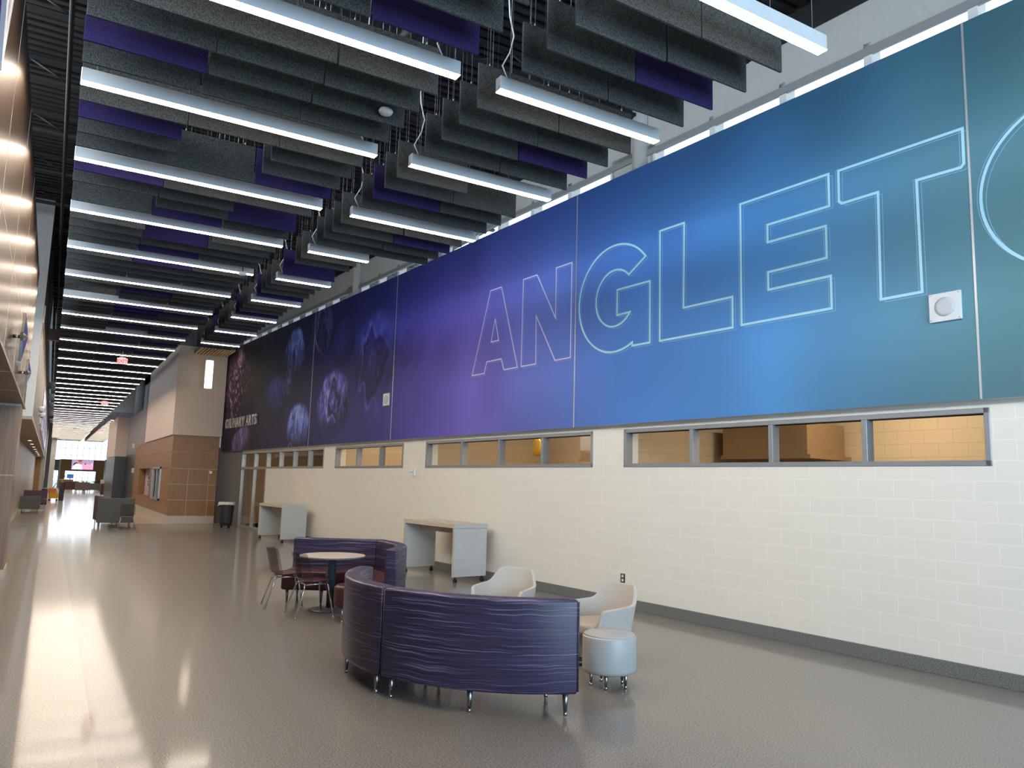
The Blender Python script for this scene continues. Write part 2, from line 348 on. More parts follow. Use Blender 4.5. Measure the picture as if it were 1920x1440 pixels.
# clerestory
CLX = .04
cl = MB(); cl.box(CLX, CLX + .03, s0, 31.95, 6.94, 7.63).box(CLX + .03, CLX + .25, s0, 31.95, 7.10, 7.63)
cols = [(-2.7, -1.78), (8.74, 9.66), (19.6, 20.5), (30.4, 31.95)]
for a, b in cols: cl.box(CLX, CLX + .25, a, b, MTOP - .2, 7.12)
cl.box(CLX, CLX + .25, s0, 31.95, 6.3, 6.72)
wstruct('wall_clerestory', cl, M['upper'])
wstruct('trim_4', MB().box(CLX - .03, CLX, s0, 31.95, 6.94, 7.03), M['frame'])
wstruct('trim_15', MB().box(CLX - .01, CLX + .25, s0, 31.95, 7.63, 8.05), M['deck'])
n_ = 5; bays = [(-1.78, 8.74), (9.66, 19.6), (20.5, 30.4)]
for a, b in bays:
    k = round((b - a) / 1.16); f = MB(); st = (b - a) / k
    f.box(CLX + .09, CLX + .15, a, b, 7.06, 7.10).box(CLX + .09, CLX + .15, a, b, 6.72, 6.76)
    for i in range(k + 1): f.box(CLX, CLX + .2, a + i * st - .05, a + i * st + .05, 6.72, 7.10)
    fo = wstruct('window_%d' % n_, f, M['white']); n_ += 1
    for i in range(k): MB().box(CLX + .12, CLX + .125, a + i * st + .04, a + (i + 1) * st - .04, 6.75, 7.07).build('pane', M['daypane'], parent=fo)
for i, (a, b) in enumerate(cols[1:3]):
    c = (a + b) / 2
    tag(MB().lathe([(.15, MTOP - .02), (.15, 7.90), (.19, 7.91), (.19, 8.04)], 28).build('round_column', M['upper'], loc=WL(.06, c - .2, 0)),
        ['pale round column at window strip above the big letters', 'pale round column at window strip near the far berries'][i], 'column')

# ------------------------------------------------------------------ rooms behind the wall windows
RW = 3.4
rm = MB(); rm.box(.30, RW, s0, 31.7, 3.8, 3.85); wstruct('ceiling_kitchen', rm, plain('kitchen_ceiling', (.6, .55, .47), .8))
wstruct('wall_kitchen_back', MB().box(RW, RW + .1, s0, 31.7, 0, 3.8), M['block_in'])
xs = [(-7, .1), (3.6, 4.4), (9.4, 9.9), (15.6, 16.5), (20.7, 21.3), (26.3, 26.45), (31.6, 31.7)]
kw = MB()
for a, b in [(9.45, 9.6), (15.7, 15.85), (20.85, 21.0), (31.3, 31.5), (-6.9, -6.8)]: kw.box(.3, RW, a, b, 0, 3.8)
wstruct('wall_kitchen_cross', kw, M['block_inx'])
wstruct('floor_kitchen', MB().box(.3, RW + 3, s0, 31.7, -.1, 0), plain('kitchen_tile', (.36, .22, .15), .4))
def k_lamp(s, off, n, p=60):
    t = thing('ceiling_panel_light', 'lit ceiling panel seen through the %s wall window from the right' % n, 'ceiling light', WL(off, s, 3.72), TH, 'kitchen ceiling lights')
    MB().box(-.6, .6, -.3, .3, 0, .05).build('frame', M['white'], t); MB().box(-.56, .56, -.26, .26, -.01, .0).build('diffuser', emit('panel_glow', (1, .84, .62), 42), t)
k_lamp(6.4, 1.7, 'first'); k_lamp(12.6, 1.7, 'second'); k_lamp(18.4, 1.7, 'third'); k_lamp(24.8, 1.7, 'far, six-paned')
def hood(s, off, n, wd=2.2):
    t = thing('range_hood', 'brushed metal extractor hood behind the %s wall window' % n, 'range hood', WL(off, s, 0), TH, 'kitchen extractor hoods')
    MB().box(0, 1.1, -wd / 2, wd / 2, 2.3, 2.36).box(.0, 1.0, -wd / 2 + .05, wd / 2 - .05, 2.36, 2.85).build('canopy', plain('hood_metal', (.40, .29, .18), .3, .7), t)
    MB().box(.3, .8, -.3, .3, 2.85, 3.8).build('duct', plain('duct_metal', (.45, .35, .24), .3, .7), t)
hood(8.4, 2.2, 'nearest', 1.7); hood(12.0, 2.2, 'second', 1.9)
y = MB().lathe([(.02, 0), (.10, .02), (.13, .12), (.09, .22), (.11, .33), (.05, .42), (.01, .45)], 14)
yo = y.build('yellow_banner', M['yellow'], loc=WL(1.1, 12.95, 2.36)); yo.scale = (.5, 1.25, .85)
tag(yo, 'crumpled yellow cloth hanging behind the four-paned wall window', 'cloth')

# ================================================================== MURAL
def mural():
    root = thing('wall_mural', 'long blue and purple printed mural with huge outlined letters and berries', 'mural', (WA, 0, 0), TH)
    import numpy as np
    def noise2(shape, cell, rs):
        g = rs.rand(int(shape[0] / cell) + 3, int(shape[1] / cell) + 3)
        yy = np.linspace(0, shape[0] / cell, shape[0]); xx = np.linspace(0, shape[1] / cell, shape[1])
        yi = yy.astype(int); xi = xx.astype(int); fy = (yy - yi)[:, None]; fx = (xx - xi)[None]
        fy = fy * fy * (3 - 2 * fy); fx = fx * fx * (3 - 2 * fx)
        return (g[yi][:, xi] * (1 - fy) * (1 - fx) + g[yi + 1][:, xi] * fy * (1 - fx) + g[yi][:, xi + 1] * (1 - fy) * fx + g[yi + 1][:, xi + 1] * fy * fx)
    ds = .032; S0, S1 = -6.9, 31.92; ns = int((S1 - S0) / ds); nz = int((MTOP - SOFF) / ds)
    S = np.linspace(S0, S1, ns); Z = np.linspace(SOFF, MTOP, nz); rs = np.random.RandomState(3)
    # base gradient along the mural, sRGB-ish values converted to linear
    keys = [(-7, (58, 80, 66)), (-1, (66, 92, 80)), (2.5, (84, 116, 112)), (4.4, (84, 126, 142)), (6.5, (72, 130, 186)), (9.0, (72, 122, 196)), (11.0, (92, 112, 190)), (13.3, (106, 96, 184)), (15.5, (84, 74, 166)), (17.5, (60, 59, 134)), (20, (47, 48, 106)), (23, (36, 37, 82)), (26, (33, 29, 58)), (32, (32, 24, 42))]
    ks = [k for k, _ in keys]; C = np.stack([np.interp(S, ks, [c[i] / 255 for _, c in keys]) for i in range(3)], -1)
    C = np.repeat(C[None], nz, 0); zz = (Z - SOFF) / (MTOP - SOFF)
    up_ = np.clip((zz - .62) / .38, 0, 1)[:, None, None]; navy_shade = np.stack([np.interp(S, [2, 6, 10, 16, 22, 32], [v / 255 for v in c]) for c in ((48, 28, 22, 26, 24, 26), (84, 66, 52, 34, 30, 22), (86, 92, 104, 90, 70, 40))], -1)[None]
    C = C * (1 - up_ * .75) + navy_shade * up_ * .75  # upper part painted darker, for the shade above the downlights
    dn = np.clip((.25 - zz) / .25, 0, 1)[:, None, None]; C = C * (1 - dn * .10)
    n1 = noise2((nz, ns), 4, rs); n2 = noise2((nz, ns), 1.6, rs); n3 = noise2((nz, ns), 11, rs); n4 = noise2((nz, ns), 28, rs)
    tex = .5 * n1 + .3 * n2 + .2 * n3
    C *= (.93 + .14 * n4)[..., None]
    SS, ZZ = np.meshgrid(S, Z)
    def ramp(x, a, b): t = np.clip((x - a) / (b - a), 0, 1); return t * t * (3 - 2 * t)
    def noise3(cz_, cs_):
        g = rs.rand(int(nz / cz_) + 3, int(ns / cs_) + 3); yy = np.linspace(0, nz / cz_, nz); xx = np.linspace(0, ns / cs_, ns)
        yi = yy.astype(int); xi = xx.astype(int); fy = (yy - yi)[:, None]; fx = (xx - xi)[None]; fy = fy * fy * (3 - 2 * fy); fx = fx * fx * (3 - 2 * fx)
        return (g[yi][:, xi] * (1 - fy) * (1 - fx) + g[yi + 1][:, xi] * fy * (1 - fx) + g[yi][:, xi + 1] * (1 - fy) * fx + g[yi + 1][:, xi + 1] * fy * fx)
    st1 = noise3(9, 2.6); st2 = noise3(3.5, 1.7); st3 = noise3(22, 9)
    def berry(cs, cz, rx, rz, col, crown=None, k=1, lightx=-.2, lightz=.45, rough=.8):
        nonlocal C
        u = (SS - cs) / rx; v = (ZZ - cz) / rz; r = np.sqrt(u * u + v * v * (1 + .10 * u)) + (st3 - .5) * .10
        a = (1 - ramp(r, .80, 1.02)) * k * (.25 + .75 * ramp(v, -1.0, -.15))
        nzv = np.sqrt(np.clip(1 - r * r, 0, 1)); sh = .30 + .85 * np.clip(-u * lightx + v * lightz + nzv * .5, 0, 1)
        bloom = 1 + rough * (.75 * (st1 - .5) + .55 * (st2 - .5) + .5 * (n3 - .5))
        c = np.array(col)[None, None] * (sh * np.clip(bloom, .3, 1.6))[..., None]
        C = C * (1 - a[..., None]) + c * a[..., None]
        if crown:
            ou, ov, cr_ = crown; uu = (u - ou) * 1.25; vv = (v - ov) * .82; rr = np.sqrt(uu * uu + vv * vv) / cr_ + (st3 - .5) * .9 + (n3 - .5) * .35
            hole = (1 - ramp(rr, .70, .84)) * k; wall_ = np.exp(-((rr - .80) / .10) ** 2) * k; rim = np.exp(-((rr - 1.0) / .10) ** 2) * k * np.clip(.25 + 1.1 * st2, 0, 1) * np.clip(.65 + u - ou, .25, 1)
            inner = np.array(col)[None, None] * (.32 + .55 * np.clip(n1 * .6 + st2 * .7 - .35, 0, 1) + .25 * (1 - ramp(rr, 0, .3)))[..., None]
            C = C * (1 - hole[..., None]) + inner * hole[..., None]
            C = C * (1 - .6 * wall_[..., None]) + np.array((.07, .06, .16)) * .6 * wall_[..., None]
            C = C * (1 - .7 * rim[..., None]) + np.clip(np.array(col) * 1.15 + .16, 0, 1)[None, None] * .7 * rim[..., None]
    berry(16.4, 4.9, .9, .9, (.30, .29, .66), (0, -.1, .5), .15)
    berry(18.15, 4.85, 1.35, 1.3, (.31, .32, .70), (.05, -.05, .62), .62, 0, .6, .5)
    berry(20.2, 5.5, .8, .8, (.22, .24, .56), None, .5, rough=.6)
    berry(20.72, 3.85, 1.28, 1.0, (.46, .47, .90), (.0, .12, .52), 1, -.25, .5, .95)
    berry(21.85, 6.05, 1.0, .95, (.30, .31, .58), (.05, -.02, .62), .9, 0, .3, .9)
    berry(25.7, 4.3, 1.05, .90, (.24, .28, .62), None, .9, .1, .6, .6)
    berry(24.1, 5.55, .98, 1.0, (.40, .48, .82), (.35, -.62, .30), 1, .1, .7, .95)
    berry(23.4, 3.25, 1.05, .88, (.44, .52, .90), (.55, -.92, .36), 1, 0, .75, .95)
    # big dusky fruit at the far left, brown-violet with pale flecks
    berry(29.4, 5.3, 2.7, 1.75, (.27, .20, .26), None, .95, -.75, .35, 1)
    berry(29.1, 2.95, 1.4, .72, (.40, .33, .52), None, .95, -.4, .5, 1)
    streak = noise2((nz, ns), 3, rs) * (.5 + .5 * noise2((nz, ns), 7, rs)); msk = (1 - ramp(np.sqrt(((SS - 29.4) / 2.7) ** 2 + ((ZZ - 5.0) / 2.0) ** 2), .6, 1.0)) * ramp(SS, 28.2, 30.4)
    C = C + (ramp(streak, .48, .62) * msk * .42)[..., None] * np.array((.95, .78, .95))[None, None]
    fl_ = np.exp(-(((SS - 30.0) / .32) ** 2 + ((ZZ - 6.25) / .28) ** 2)); C = C * (1 - .8 * fl_[..., None]) + np.array((.80, .70, .80)) * .8 * fl_[..., None]
    C = np.clip(C, 0, 1); lin = np.clip(1.42 * np.where(C <= .04045, C / 12.92, ((C + .055) / 1.055) ** 2.4), 0, .9)
    mat, n, b = nt('mural_print'); at = node(n, 'ShaderNodeVertexColor'); at.layer_name = 'print'
    n.links.new(at.outputs[0], b.inputs['Base Color']); b.inputs['Roughness'].default_value = .62; b.inputs['Specular IOR Level'].default_value = .3
    joints = [S0, -2.15, 4.108, 10.356, 17.073, 22.42, S1]
    for j0, j1 in zip(joints, joints[1:]):
        i0 = int(np.searchsorted(S, j0)) if j0 > S0 else 0; i1 = int(np.searchsorted(S, j1)) if j1 < S1 else ns - 1
        sub = S[i0:i1 + 1].copy(); sub[0] = j0; sub[-1] = j1; w_ = len(sub)
        X = np.full((nz, w_), -.119); co = np.stack([X, np.repeat(sub[None], nz, 0), np.repeat(Z[:, None], w_, 1)], -1).reshape(-1, 3)
        idx = np.arange(nz * w_).reshape(nz, w_)
        q = np.stack([idx[:-1, :-1], idx[1:, :-1], idx[1:, 1:], idx[:-1, 1:]], -1).reshape(-1, 4)
        me = D.meshes.new('mural_panel'); me.vertices.add(len(co)); me.vertices.foreach_set('co', co.ravel().astype('f'))
        me.loops.add(q.size); me.loops.foreach_set('vertex_index', q.ravel().astype('i')); me.polygons.add(len(q))
        me.polygons.foreach_set('loop_start', np.arange(0, q.size, 4).astype('i')); me.polygons.foreach_set('loop_total', np.full(len(q), 4, 'i'))
        me.update(calc_edges=True)
        ca = me.color_attributes.new('print', 'FLOAT_COLOR', 'POINT'); cc = np.ones((nz * w_, 4), 'f'); cc[:, :3] = lin[:, i0:i1 + 1].reshape(-1, 3); ca.data.foreach_set('color', cc.ravel())
        me.materials.append(mat); o = D.objects.new('mural_panel', me); COL.objects.link(o); o.parent = root
        MB().box(-.1185, -.112, j0 + .002, j1 - .002, SOFF, MTOP).build('panel_backing', M['black'], parent=o)
    for j in joints[1:-1]: MB().box(-.123, -.118, j - .011, j + .011, SOFF, MTOP).build('joint_strip', M['ledge'], parent=root)
    # outlined letters
    zb, zt = 3.920, 5.575
    circ = lambda cs, cz, rx, rz, a0, a1, n=30: [(cs + rx * math.cos(math.radians(a0 + (a1 - a0) * i / n)), cz + rz * math.sin(math.radians(a0 + (a1 - a0) * i / n))) for i in range(n + 1)]
    # s runs away from the camera, so "right" on the wall is smaller s
    G = circ(9.40, 4.74, .86, .86, 39, 39 + 1, 1)
    gout = [(9.40 - .86 * math.cos(math.radians(a)), 4.74 + .86 * math.sin(math.radians(a))) for a in [38 + i * (298 - 38 - 0) / 44 for i in range(45)]]
    gin = [(9.40 - .44 * math.cos(math.radians(a)), 4.74 + .455 * math.sin(math.radians(a))) for a in [322 - i * (322 - 44) / 36 for i in range(37)]]
    gpoly = gout + [(9.0, 3.925), (8.63, 3.925), (8.63, 4.862), (9.342, 4.862), (9.342, 4.455)] + gin
    L_ = {
     'A': [[(13.55, zb), (13.105, zb), (13.03, 4.14), (12.53, 4.14), (12.435, zb), (11.995, zb), (12.59, 5.55), (12.97, 5.55)], [(12.776, 4.955), (12.90, 4.514), (12.639, 4.514)]],
     'N': [[(11.879, zb), (11.437, zb), (11.457, 4.796), (10.889, zb), (10.472, zb), (10.472, 5.56), (10.898, 5.56), (10.895, 4.663), (11.455, 5.55), (11.875, 5.55)]],
     'G': [gpoly],
     'L': [[(8.428, 5.583), (7.955, 5.583), (7.97, 4.335), (7.113, 4.335), (7.113, zb), (8.428, zb)]],
     'E': [[(6.969, 5.573), (5.68, 5.573), (5.68, 5.175), (6.55, 5.175), (6.55, 4.943), (5.73, 4.943), (5.73, 4.55), (6.55, 4.55), (6.55, 4.32), (5.683, 4.32), (5.683, 3.93), (6.97, 3.93)]],
     'T': [[(5.55, 5.571), (4.155, 5.571), (4.158, 5.19), (4.19, 5.158), (4.645, 5.165), (4.635, 3.926), (5.087, 3.926), (5.078, 5.163), (5.52, 5.16), (5.553, 5.20)]],
     'O': [[(3.115 + .90 * math.cos(2 * PI * i / 64), 4.745 + .86 * math.sin(2 * PI * i / 64)) for i in range(64)], [(3.115 + .47 * math.cos(2 * PI * i / 48), 4.745 + .44 * math.sin(2 * PI * i / 48)) for i in range(48)]],
     'N2': [[(1.98, zb), (1.54, zb), (1.55, 4.80), (.99, zb), (.58, zb), (.58, 5.56), (1.0, 5.56), (1.0, 4.66), (1.55, 5.55), (1.98, 5.55)]],
    }
    def ribbon(mb, poly, wd, x, off=(0, 0)):
        n = len(poly); P = [Vector((a + off[0], b + off[1])) for a, b in poly]; I = []; O = []
        for i in range(n):
            d0 = (P[i] - P[i - 1]).normalized(); d1 = (P[(i + 1) % n] - P[i]).normalized(); nn = Vector((-d0.y - d1.y, d0.x + d1.x))
            if nn.length < 1e-4: nn = Vector((-d1.y, d1.x))
            nn.normalize(); k = max(.35, abs(nn.dot(Vector((-d1.y, d1.x))))); I.append(P[i] + nn * wd / 2 / k); O.append(P[i] - nn * wd / 2 / k)
        vi = [mb.bm.verts.new((x, p.x, p.y)) for p in I]; vo = [mb.bm.verts.new((x, p.x, p.y)) for p in O]
        for i in range(n): mb._mark([mb.bm.faces.new([vi[i], vi[(i + 1) % n], vo[(i + 1) % n], vo[i]])])
    ink = [plain('letter_ice_blue', (.50, .85, 1.0), .6, var=.02), plain('letter_lavender', (.74, .72, 1.0), .6, var=.02), plain('thin_ice_blue', (.30, .60, .85), .6, var=.02)]
    for ch, polys in L_.items():
        mb = MB(); wd = {'A': .024, 'N': .025}.get(ch, .031)
        for p in polys: ribbon(mb, p, wd, -.1205)
        mb.mi = 1
        for p in polys:
            ribbon(mb, p, .0055, -.1203, (-.048, -.036))
            if ch not in 'AN': ribbon(mb, p, .0055, -.1203, (.034, .012))
        mb.build('letter_outline', [ink[1] if ch in ('A', 'N') else ink[0], ink[2] if ch not in ('A', 'N') else plain('thin_lavender', (.42, .42, .75), .6)], parent=root)
    return root
mural()

def text_mesh(body, size, depth, name, mat, offset=0.0, parent=None, loc=(0, 0, 0), rot=(0, 0, 0), align='LEFT', shear=0, sx=1):
    c = D.curves.new(name, 'FONT'); c.body = body; c.size = size; c.extrude = depth; c.offset = offset; c.align_x = align; c.shear = shear; c.resolution_u = 3
    t = D.objects.new(name + '_c', c); COL.objects.link(t); dg = bpy.context.evaluated_depsgraph_get(); me = D.meshes.new_from_object(t.evaluated_get(dg))
    D.objects.remove(t); D.curves.remove(c); me.name = name; me.materials.clear(); me.materials.append(mat)
    o = D.objects.new(name, me); COL.objects.link(o); o.parent = parent; o.location = loc; o.rotation_euler = rot; o.scale = (sx, 1, 1)
    return o
# dimensional letters "CULINARY ARTS"
sg = thing('culinary_arts_sign', 'raised silver CULINARY ARTS lettering on the dark end of the mural', 'sign', WL(-.12, 31.25, 3.62), TH)
adv = 0.0
silver = plain('silver_letter', (.62, .60, .60), .35, .4)
W_ = {'I': .16, ' ': .18, 'L': .29, 'C': .33, 'U': .335, 'N': .36, 'A': .335, 'R': .33, 'Y': .31, 'T': .31, 'S': .30}
for ch in 'CULINARY ARTS':
    if ch != ' ': text_mesh(ch, .50, .03, 'letter', silver, offset=.012, parent=sg, loc=(-.04, -adv, 0), rot=(PI / 2, 0, -PI / 2), sx=.92)
    adv += W_[ch] * 1.02

def wall_speaker(s, label):
    t = thing('wall_speaker', label, 'speaker', WL(-.12, s, 3.72), TH, 'square white wall speakers')
    MB().box(-.03, .0, -.16, .16, -.15, .15).build('plate', M['speaker'], t, bevel=.006)
    g = MB().lathe([(.10, 0), (.10, .006), (.07, .010)], 32).build('grille', M['grille'], t); g.rotation_euler = (0, -PI / 2, 0); g.location = (-.03, 0, 0)
    for a in (-.14, .14):
        for b in (-.13, .13): MB().lathe([(.006, 0), (.006, .003)], 8).build('screw', M['steel'], t, loc=(-.033, a, b)).rotation_euler = (0, -PI / 2, 0)
wall_speaker(4.40, 'square white wall speaker with round grille below the letter T')
wall_speaker(17.35, 'square white wall speaker on the berry part of the mural')

# small things on the block wall
t = thing('power_outlet', 'dark framed double power outlet low on the white block wall', 'outlet', WL(0, 9.285, .435), TH)
MB().box(-.008, 0, -.045, .045, -.065, .065).build('plate', M['black'], t, bevel=.002)
for z in (-.03, .03): MB().box(-.012, -.008, -.022, .022, z - .02, z + .02).build('socket', M['speaker'], t, bevel=.003)
t = thing('security_sensor', 'small white sensor on the block wall between two windows', 'sensor', WL(0, 16.0, 2.0), TH)
MB().box(-.05, 0, -.05, .05, -.09, .09).build('housing', M['speaker'], t, bevel=.012)
MB().lathe([(.035, 0), (.035, .07), (.02, .09)], 16).build('lens', M['speaker'], t, loc=(-.05, 0, .02)).rotation_euler = (0, -PI / 2, 0)

# ================================================================== CEILING: black deck, joists, felt baffles, linear lights
dk = MB(); dk.box(-3.4, 8.9, -8, 20.4, 8.05, 8.25).box(-.6, 8.9, 20.4, 60, 8.05, 8.25).box(-.6, 24, 60, 73.3, 8.05, 8.25).box(-9, 24, 73.3, 106, 8.05, 8.25)
yy = -7.9
while yy < 60: dk.box(-3.2 if yy < 20.3 else -.6, 8.6, yy, yy + .09, 7.99, 8.05); yy += .19
struct('ceiling', dk, plain('black_ribbed_deck', (.013, .013, .0125), .5))
def joist(Y, label):
    mb = MB(); mb.box(-3.2, 8.4, -.05, .05, 7.93, 7.99).box(-3.2, 8.4, -.05, .05, 7.62, 7.67)
    x = -3.2; k = 0
    while x < 8.0: mb.tube([(x, 0, 7.65 if k % 2 else 7.95), (x + .6, 0, 7.95 if k % 2 else 7.65)], .018, 6); x += .6; k += 1
    return mb.build('roof_joist', M['joist'], loc=(0, Y, 0))
j0 = joist(.8, ''); tag(j0, 'black open web roof joist above the baffles, first from the camera', 'joist', 'black roof joists')
for k in range(1, 24):
    c = j0.copy(); COL.objects.link(c); c.location.y = .8 + 2.05 * k; c['label'] = 'black open web roof joist above the baffles, %s from the camera' % ordinal(k + 1)
# conduits under the deck
tag(MB().tube([(-.25, -3, 7.1), (-.25, 60, 7.1)], .03).build('conduit_pipe', M['deck']), 'black conduit running along the left gap under the roof', 'pipe')
tag(MB().tube([(2.88, -3, 6.5), (2.88, 50, 6.5)], .09, 12).build('sprinkler_pipe', M['deck']), 'black pipe running above the gap between the baffle runs', 'pipe')

Y0, DY = 7.519, .3874
ZB, ZT = 5.225, 5.668
LEFT = [(-.07, .862), (.872, 1.762), (1.772, 2.682)]
RIGHT = [(3.095, 3.995), (4.005, 4.91)]
missing = {(8, 'L'), (23, 'L'), (24, 'L'), (2, 'M'), (3, 'M'), (11, 'M'), (7, 'R'), (1, 'B'), (13, 'A'), (34, 'M'), (37, 'L'), (41, 'M')}
purple = {(-6, 'R'), (-2, 'L'), (2, 'L'), (6, 'L'), (4, 'R'), (8, 'R'), (9, 'M'), (12, 'M'), (14, 'M'), (16, 'M'), (22, 'M'), (26, 'M'), (27, 'M'), (27, 'R'), (28, 'M'), (32, 'M'), (33, 'R'), (36, 'M'), (38, 'R'), (42, 'M'), (43, 'R'), (47, 'M'), (52, 'M'), (56, 'L'), (57, 'L'), (61, 'L'), (66, 'L'), (58, 'M'), (71, 'M'), (78, 'M'), (84, 'L'),
          (-7, 'B'), (-2, 'B'), (3, 'A'), (7, 'B'), (14, 'A'), (19, 'A'), (24, 'A'), (31, 'A')}
rb = random.Random(5)
protos = {}
def baffle(x0, x1, mat):
    key = (round(x1 - x0, 3), mat.name)
    if key not in protos:
        w_ = x1 - x0; me = MB().box(0, w_, -.012, .012, 0, ZT - ZB); o = me.build('acoustic_baffle', mat, bevel=.003, seg=1)
        wi = MB()
        for q in (.12, w_ - .12): wi.tube([(q, 0, ZT - ZB - .03), (q, 0, 8.055 - ZB)], .0022, 5).lathe([(.008, 0), (.008, .03)], 8, (q, 0, ZT - ZB))
        wi = wi.build('hanging_wire', M['wire'], parent=o); protos[key] = [o, wi, False]
    p = protos[key]
    if not p[2]: p[2] = True; return p[0]
    c = p[0].copy(); COL.objects.link(c); d = p[1].copy(); COL.objects.link(d); d.parent = c
    return c
SEG = {'L': 'left', 'M': 'middle', 'R': 'right', 'A': 'left', 'B': 'right'}
count = 0
def place_baffle(slot, seg, x0, x1):
    global count
    if (slot, seg) in missing: return
    pu = (slot, seg) in purple
    o = baffle(x0, x1, M['purple'] if pu else M['felt'])
    jz = rb.uniform(-.006, .006)
    o.location = (x0 + rb.uniform(-.006, .006), Y0 + DY * slot, ZB + jz); o.rotation_euler.z = rb.uniform(-.004, .004)
    lk = slot // 5 + 3; row = slot % 5; run = 'wall-side' if seg in 'AB' else 'main'
    tag(o, '%s felt baffle, %s board, %s row behind %s light of %s run' % ('purple' if pu else 'charcoal', SEG[seg], ordinal(row), ordinal(lk) if lk > 0 else 'unseen', run), 'baffle',
        ('purple' if pu else 'charcoal') + ' felt baffles over the hall')
    count += 1
for slot in range(-9, 38):
    if slot % 5 == 0: continue
    place_baffle(slot, 'A', *RIGHT[0])
    if slot <= 9: place_baffle(slot, 'B', *RIGHT[1])
last = 0
for slot in range(-9, 110):
    if slot % 5 == 0: continue
    if count >= 297: break
    last = slot
    for seg, (x0, x1) in zip('LMR', LEFT): place_baffle(slot, seg, x0, x1)
# the far rows, too small to count: one mass per run
def far_rows(s0_, s1_, segs, label):
    mb = MB(); mats = [M['felt'], M['purple'], M['lav'], M['orange'], M['teal'], M['rose'], M['cream']]
    for slot in range(s0_, s1_):
        if slot % 5 == 0: continue
        Yp = Y0 + DY * slot
        for x0, x1 in segs:
            q = 4; st = (x1 - x0) / q; far = (slot - 100) / 125.
            for i in range(q):
                u = rb.random()
                if far < .05: mb.mi = 0 if u < .8 else 1
                elif far < .5: mb.mi = 2 if u < .82 else (1 if u < .87 else 5)
                else: mb.mi = [2, 5, 6, 3, 4, 6][int(u * 6)] if u < .55 + far * .4 else 2
                mb.box(x0 + i * st, x0 + (i + 1) * st, Yp - .012, Yp + .012, ZB, ZT)
    tag(mb.build('far_acoustic_baffles', mats), label, 'baffle', None, 'stuff')
far_rows(last + 1, 232, LEFT, 'mass of small far baffles turning pale and orange toward the lobby')
far_rows(122, 232, [(3.095, 3.995), (4.005, 4.88)], 'mass of far pale and orange baffles right of the dark gap')

def linear_light(x0, x1, Y, label, group, cord=None, detail=True, recess=False):
    t = thing('linear_pendant_light', label, 'pendant light', (0, Y, 5.217), 0, group)
    MB().box(x0, x1, -.045, .045, .0008, .13).build('housing', M['lamp'], t, bevel=.006, seg=1)
    if recess: MB().box(x0, x1, -.048, -.045, -.02, .125).box(x0, x1, .045, .048, -.02, .125).build('added_lens_lip', M['lamp'], t)  # side lips added to hide the bright far lenses at grazing angles
    MB().box(x0 + .004, x1 - .004, -.043, .043, 0, .024).build('lens', M['lens'], t)
    if detail:
        wi = MB()
        for q in (x0 + .12, (x0 + x1) / 2, x1 - .12): wi.tube([(q, 0, .12), (q, 0, 2.84)], .0022, 5)
        wi.build('hanging_wire', M['wire'], t)
        if cord is not None:
            pts = [(cord + .01, 0, .12), (cord - .05, .02, .26), (cord + .03, .03, .42), (cord + .06, .02, .58), (cord + .0, .0, .75), (cord - .02, .0, 1.0), (cord, 0, 1.9)]
            MB().tube(pts, .007, 6).build('power_cord', M['cord'], t)
    return t
for k in range(-2, 45):
    linear_light(-.073, 2.70, Y0 + DY * 5 * k, 'lit linear pendant light in the main run, %s along the hall' % ordinal(k + 3) , 'linear lights of the main run', cord=2.55 if k < 8 else None, detail=True, recess=k > 20)
for k in range(-2, 8):
    linear_light(3.089, 4.929 if k < 2 else 4.05, Y0 + DY * 5 * k, 'lit %s linear pendant light of the wall-side run, %s along the hall' % ('long' if k < 2 else 'short', ordinal(k + 3)), 'linear lights of the wall-side run', cord=3.19, detail=True)
for k in range(25, 45):
    linear_light(3.089, 4.88, Y0 + DY * 5 * k, 'small far linear light right of the dark gap, %s from its near end' % ordinal(k - 24), 'far linear lights right of the gap', detail=True, recess=True)
def detector(x, Y, z, label):
    t = thing('smoke_detector', label, 'smoke detector', (x, Y, z), 0, 'ceiling detectors')
    MB().lathe([(.03, -.03), (.055, -.025), (.07, 0), (.06, .02)], 24).build('dome', M['speaker'], t)
    MB().tube([(0, 0, .02), (0, 0, 8 - z)], .009, 6).build('stem', M['deck'], t)
detector(2.45, 6.62, 5.28, 'small white detector hung between the nearest baffles'); detector(2.48, 13.1, 5.16, 'small white detector under the fourth light of the main run')
detector(2.45, 22.3, 5.14, 'small white detector far along the baffles')

def exit_sign(x, Y, z, w_, label):
    t = thing('exit_sign', label, 'exit sign', (x, Y, z), 0, 'hanging exit signs'); h = w_ * .62
    MB().box(-w_ / 2, w_ / 2, -.02, .02, 0, h).build('face', M['signwhite'], t, bevel=.004)
    text_mesh('EXIT', h * .82, .002, 'letters', M['signred'], offset=.006, parent=t, loc=(0, -.024, h * .2), rot=(PI / 2, 0, 0), align='CENTER')
    MB().box(-w_ * .3, w_ * .3, -.015, .015, h, h + .03).tube([(0, 0, h), (0, 0, 8.06 - z)], .008, 6).build('mount', M['speaker'], t)
exit_sign(1.50, 24.2, 4.87, .265, 'red lit EXIT sign hanging nearest below the main baffles')
exit_sign(1.98, 41.2, 4.98, .30, 'pale lit EXIT sign hanging second along the hall'); exit_sign(3.2, 68.5, 5.0, .30, 'small red EXIT sign hanging far along the hall')

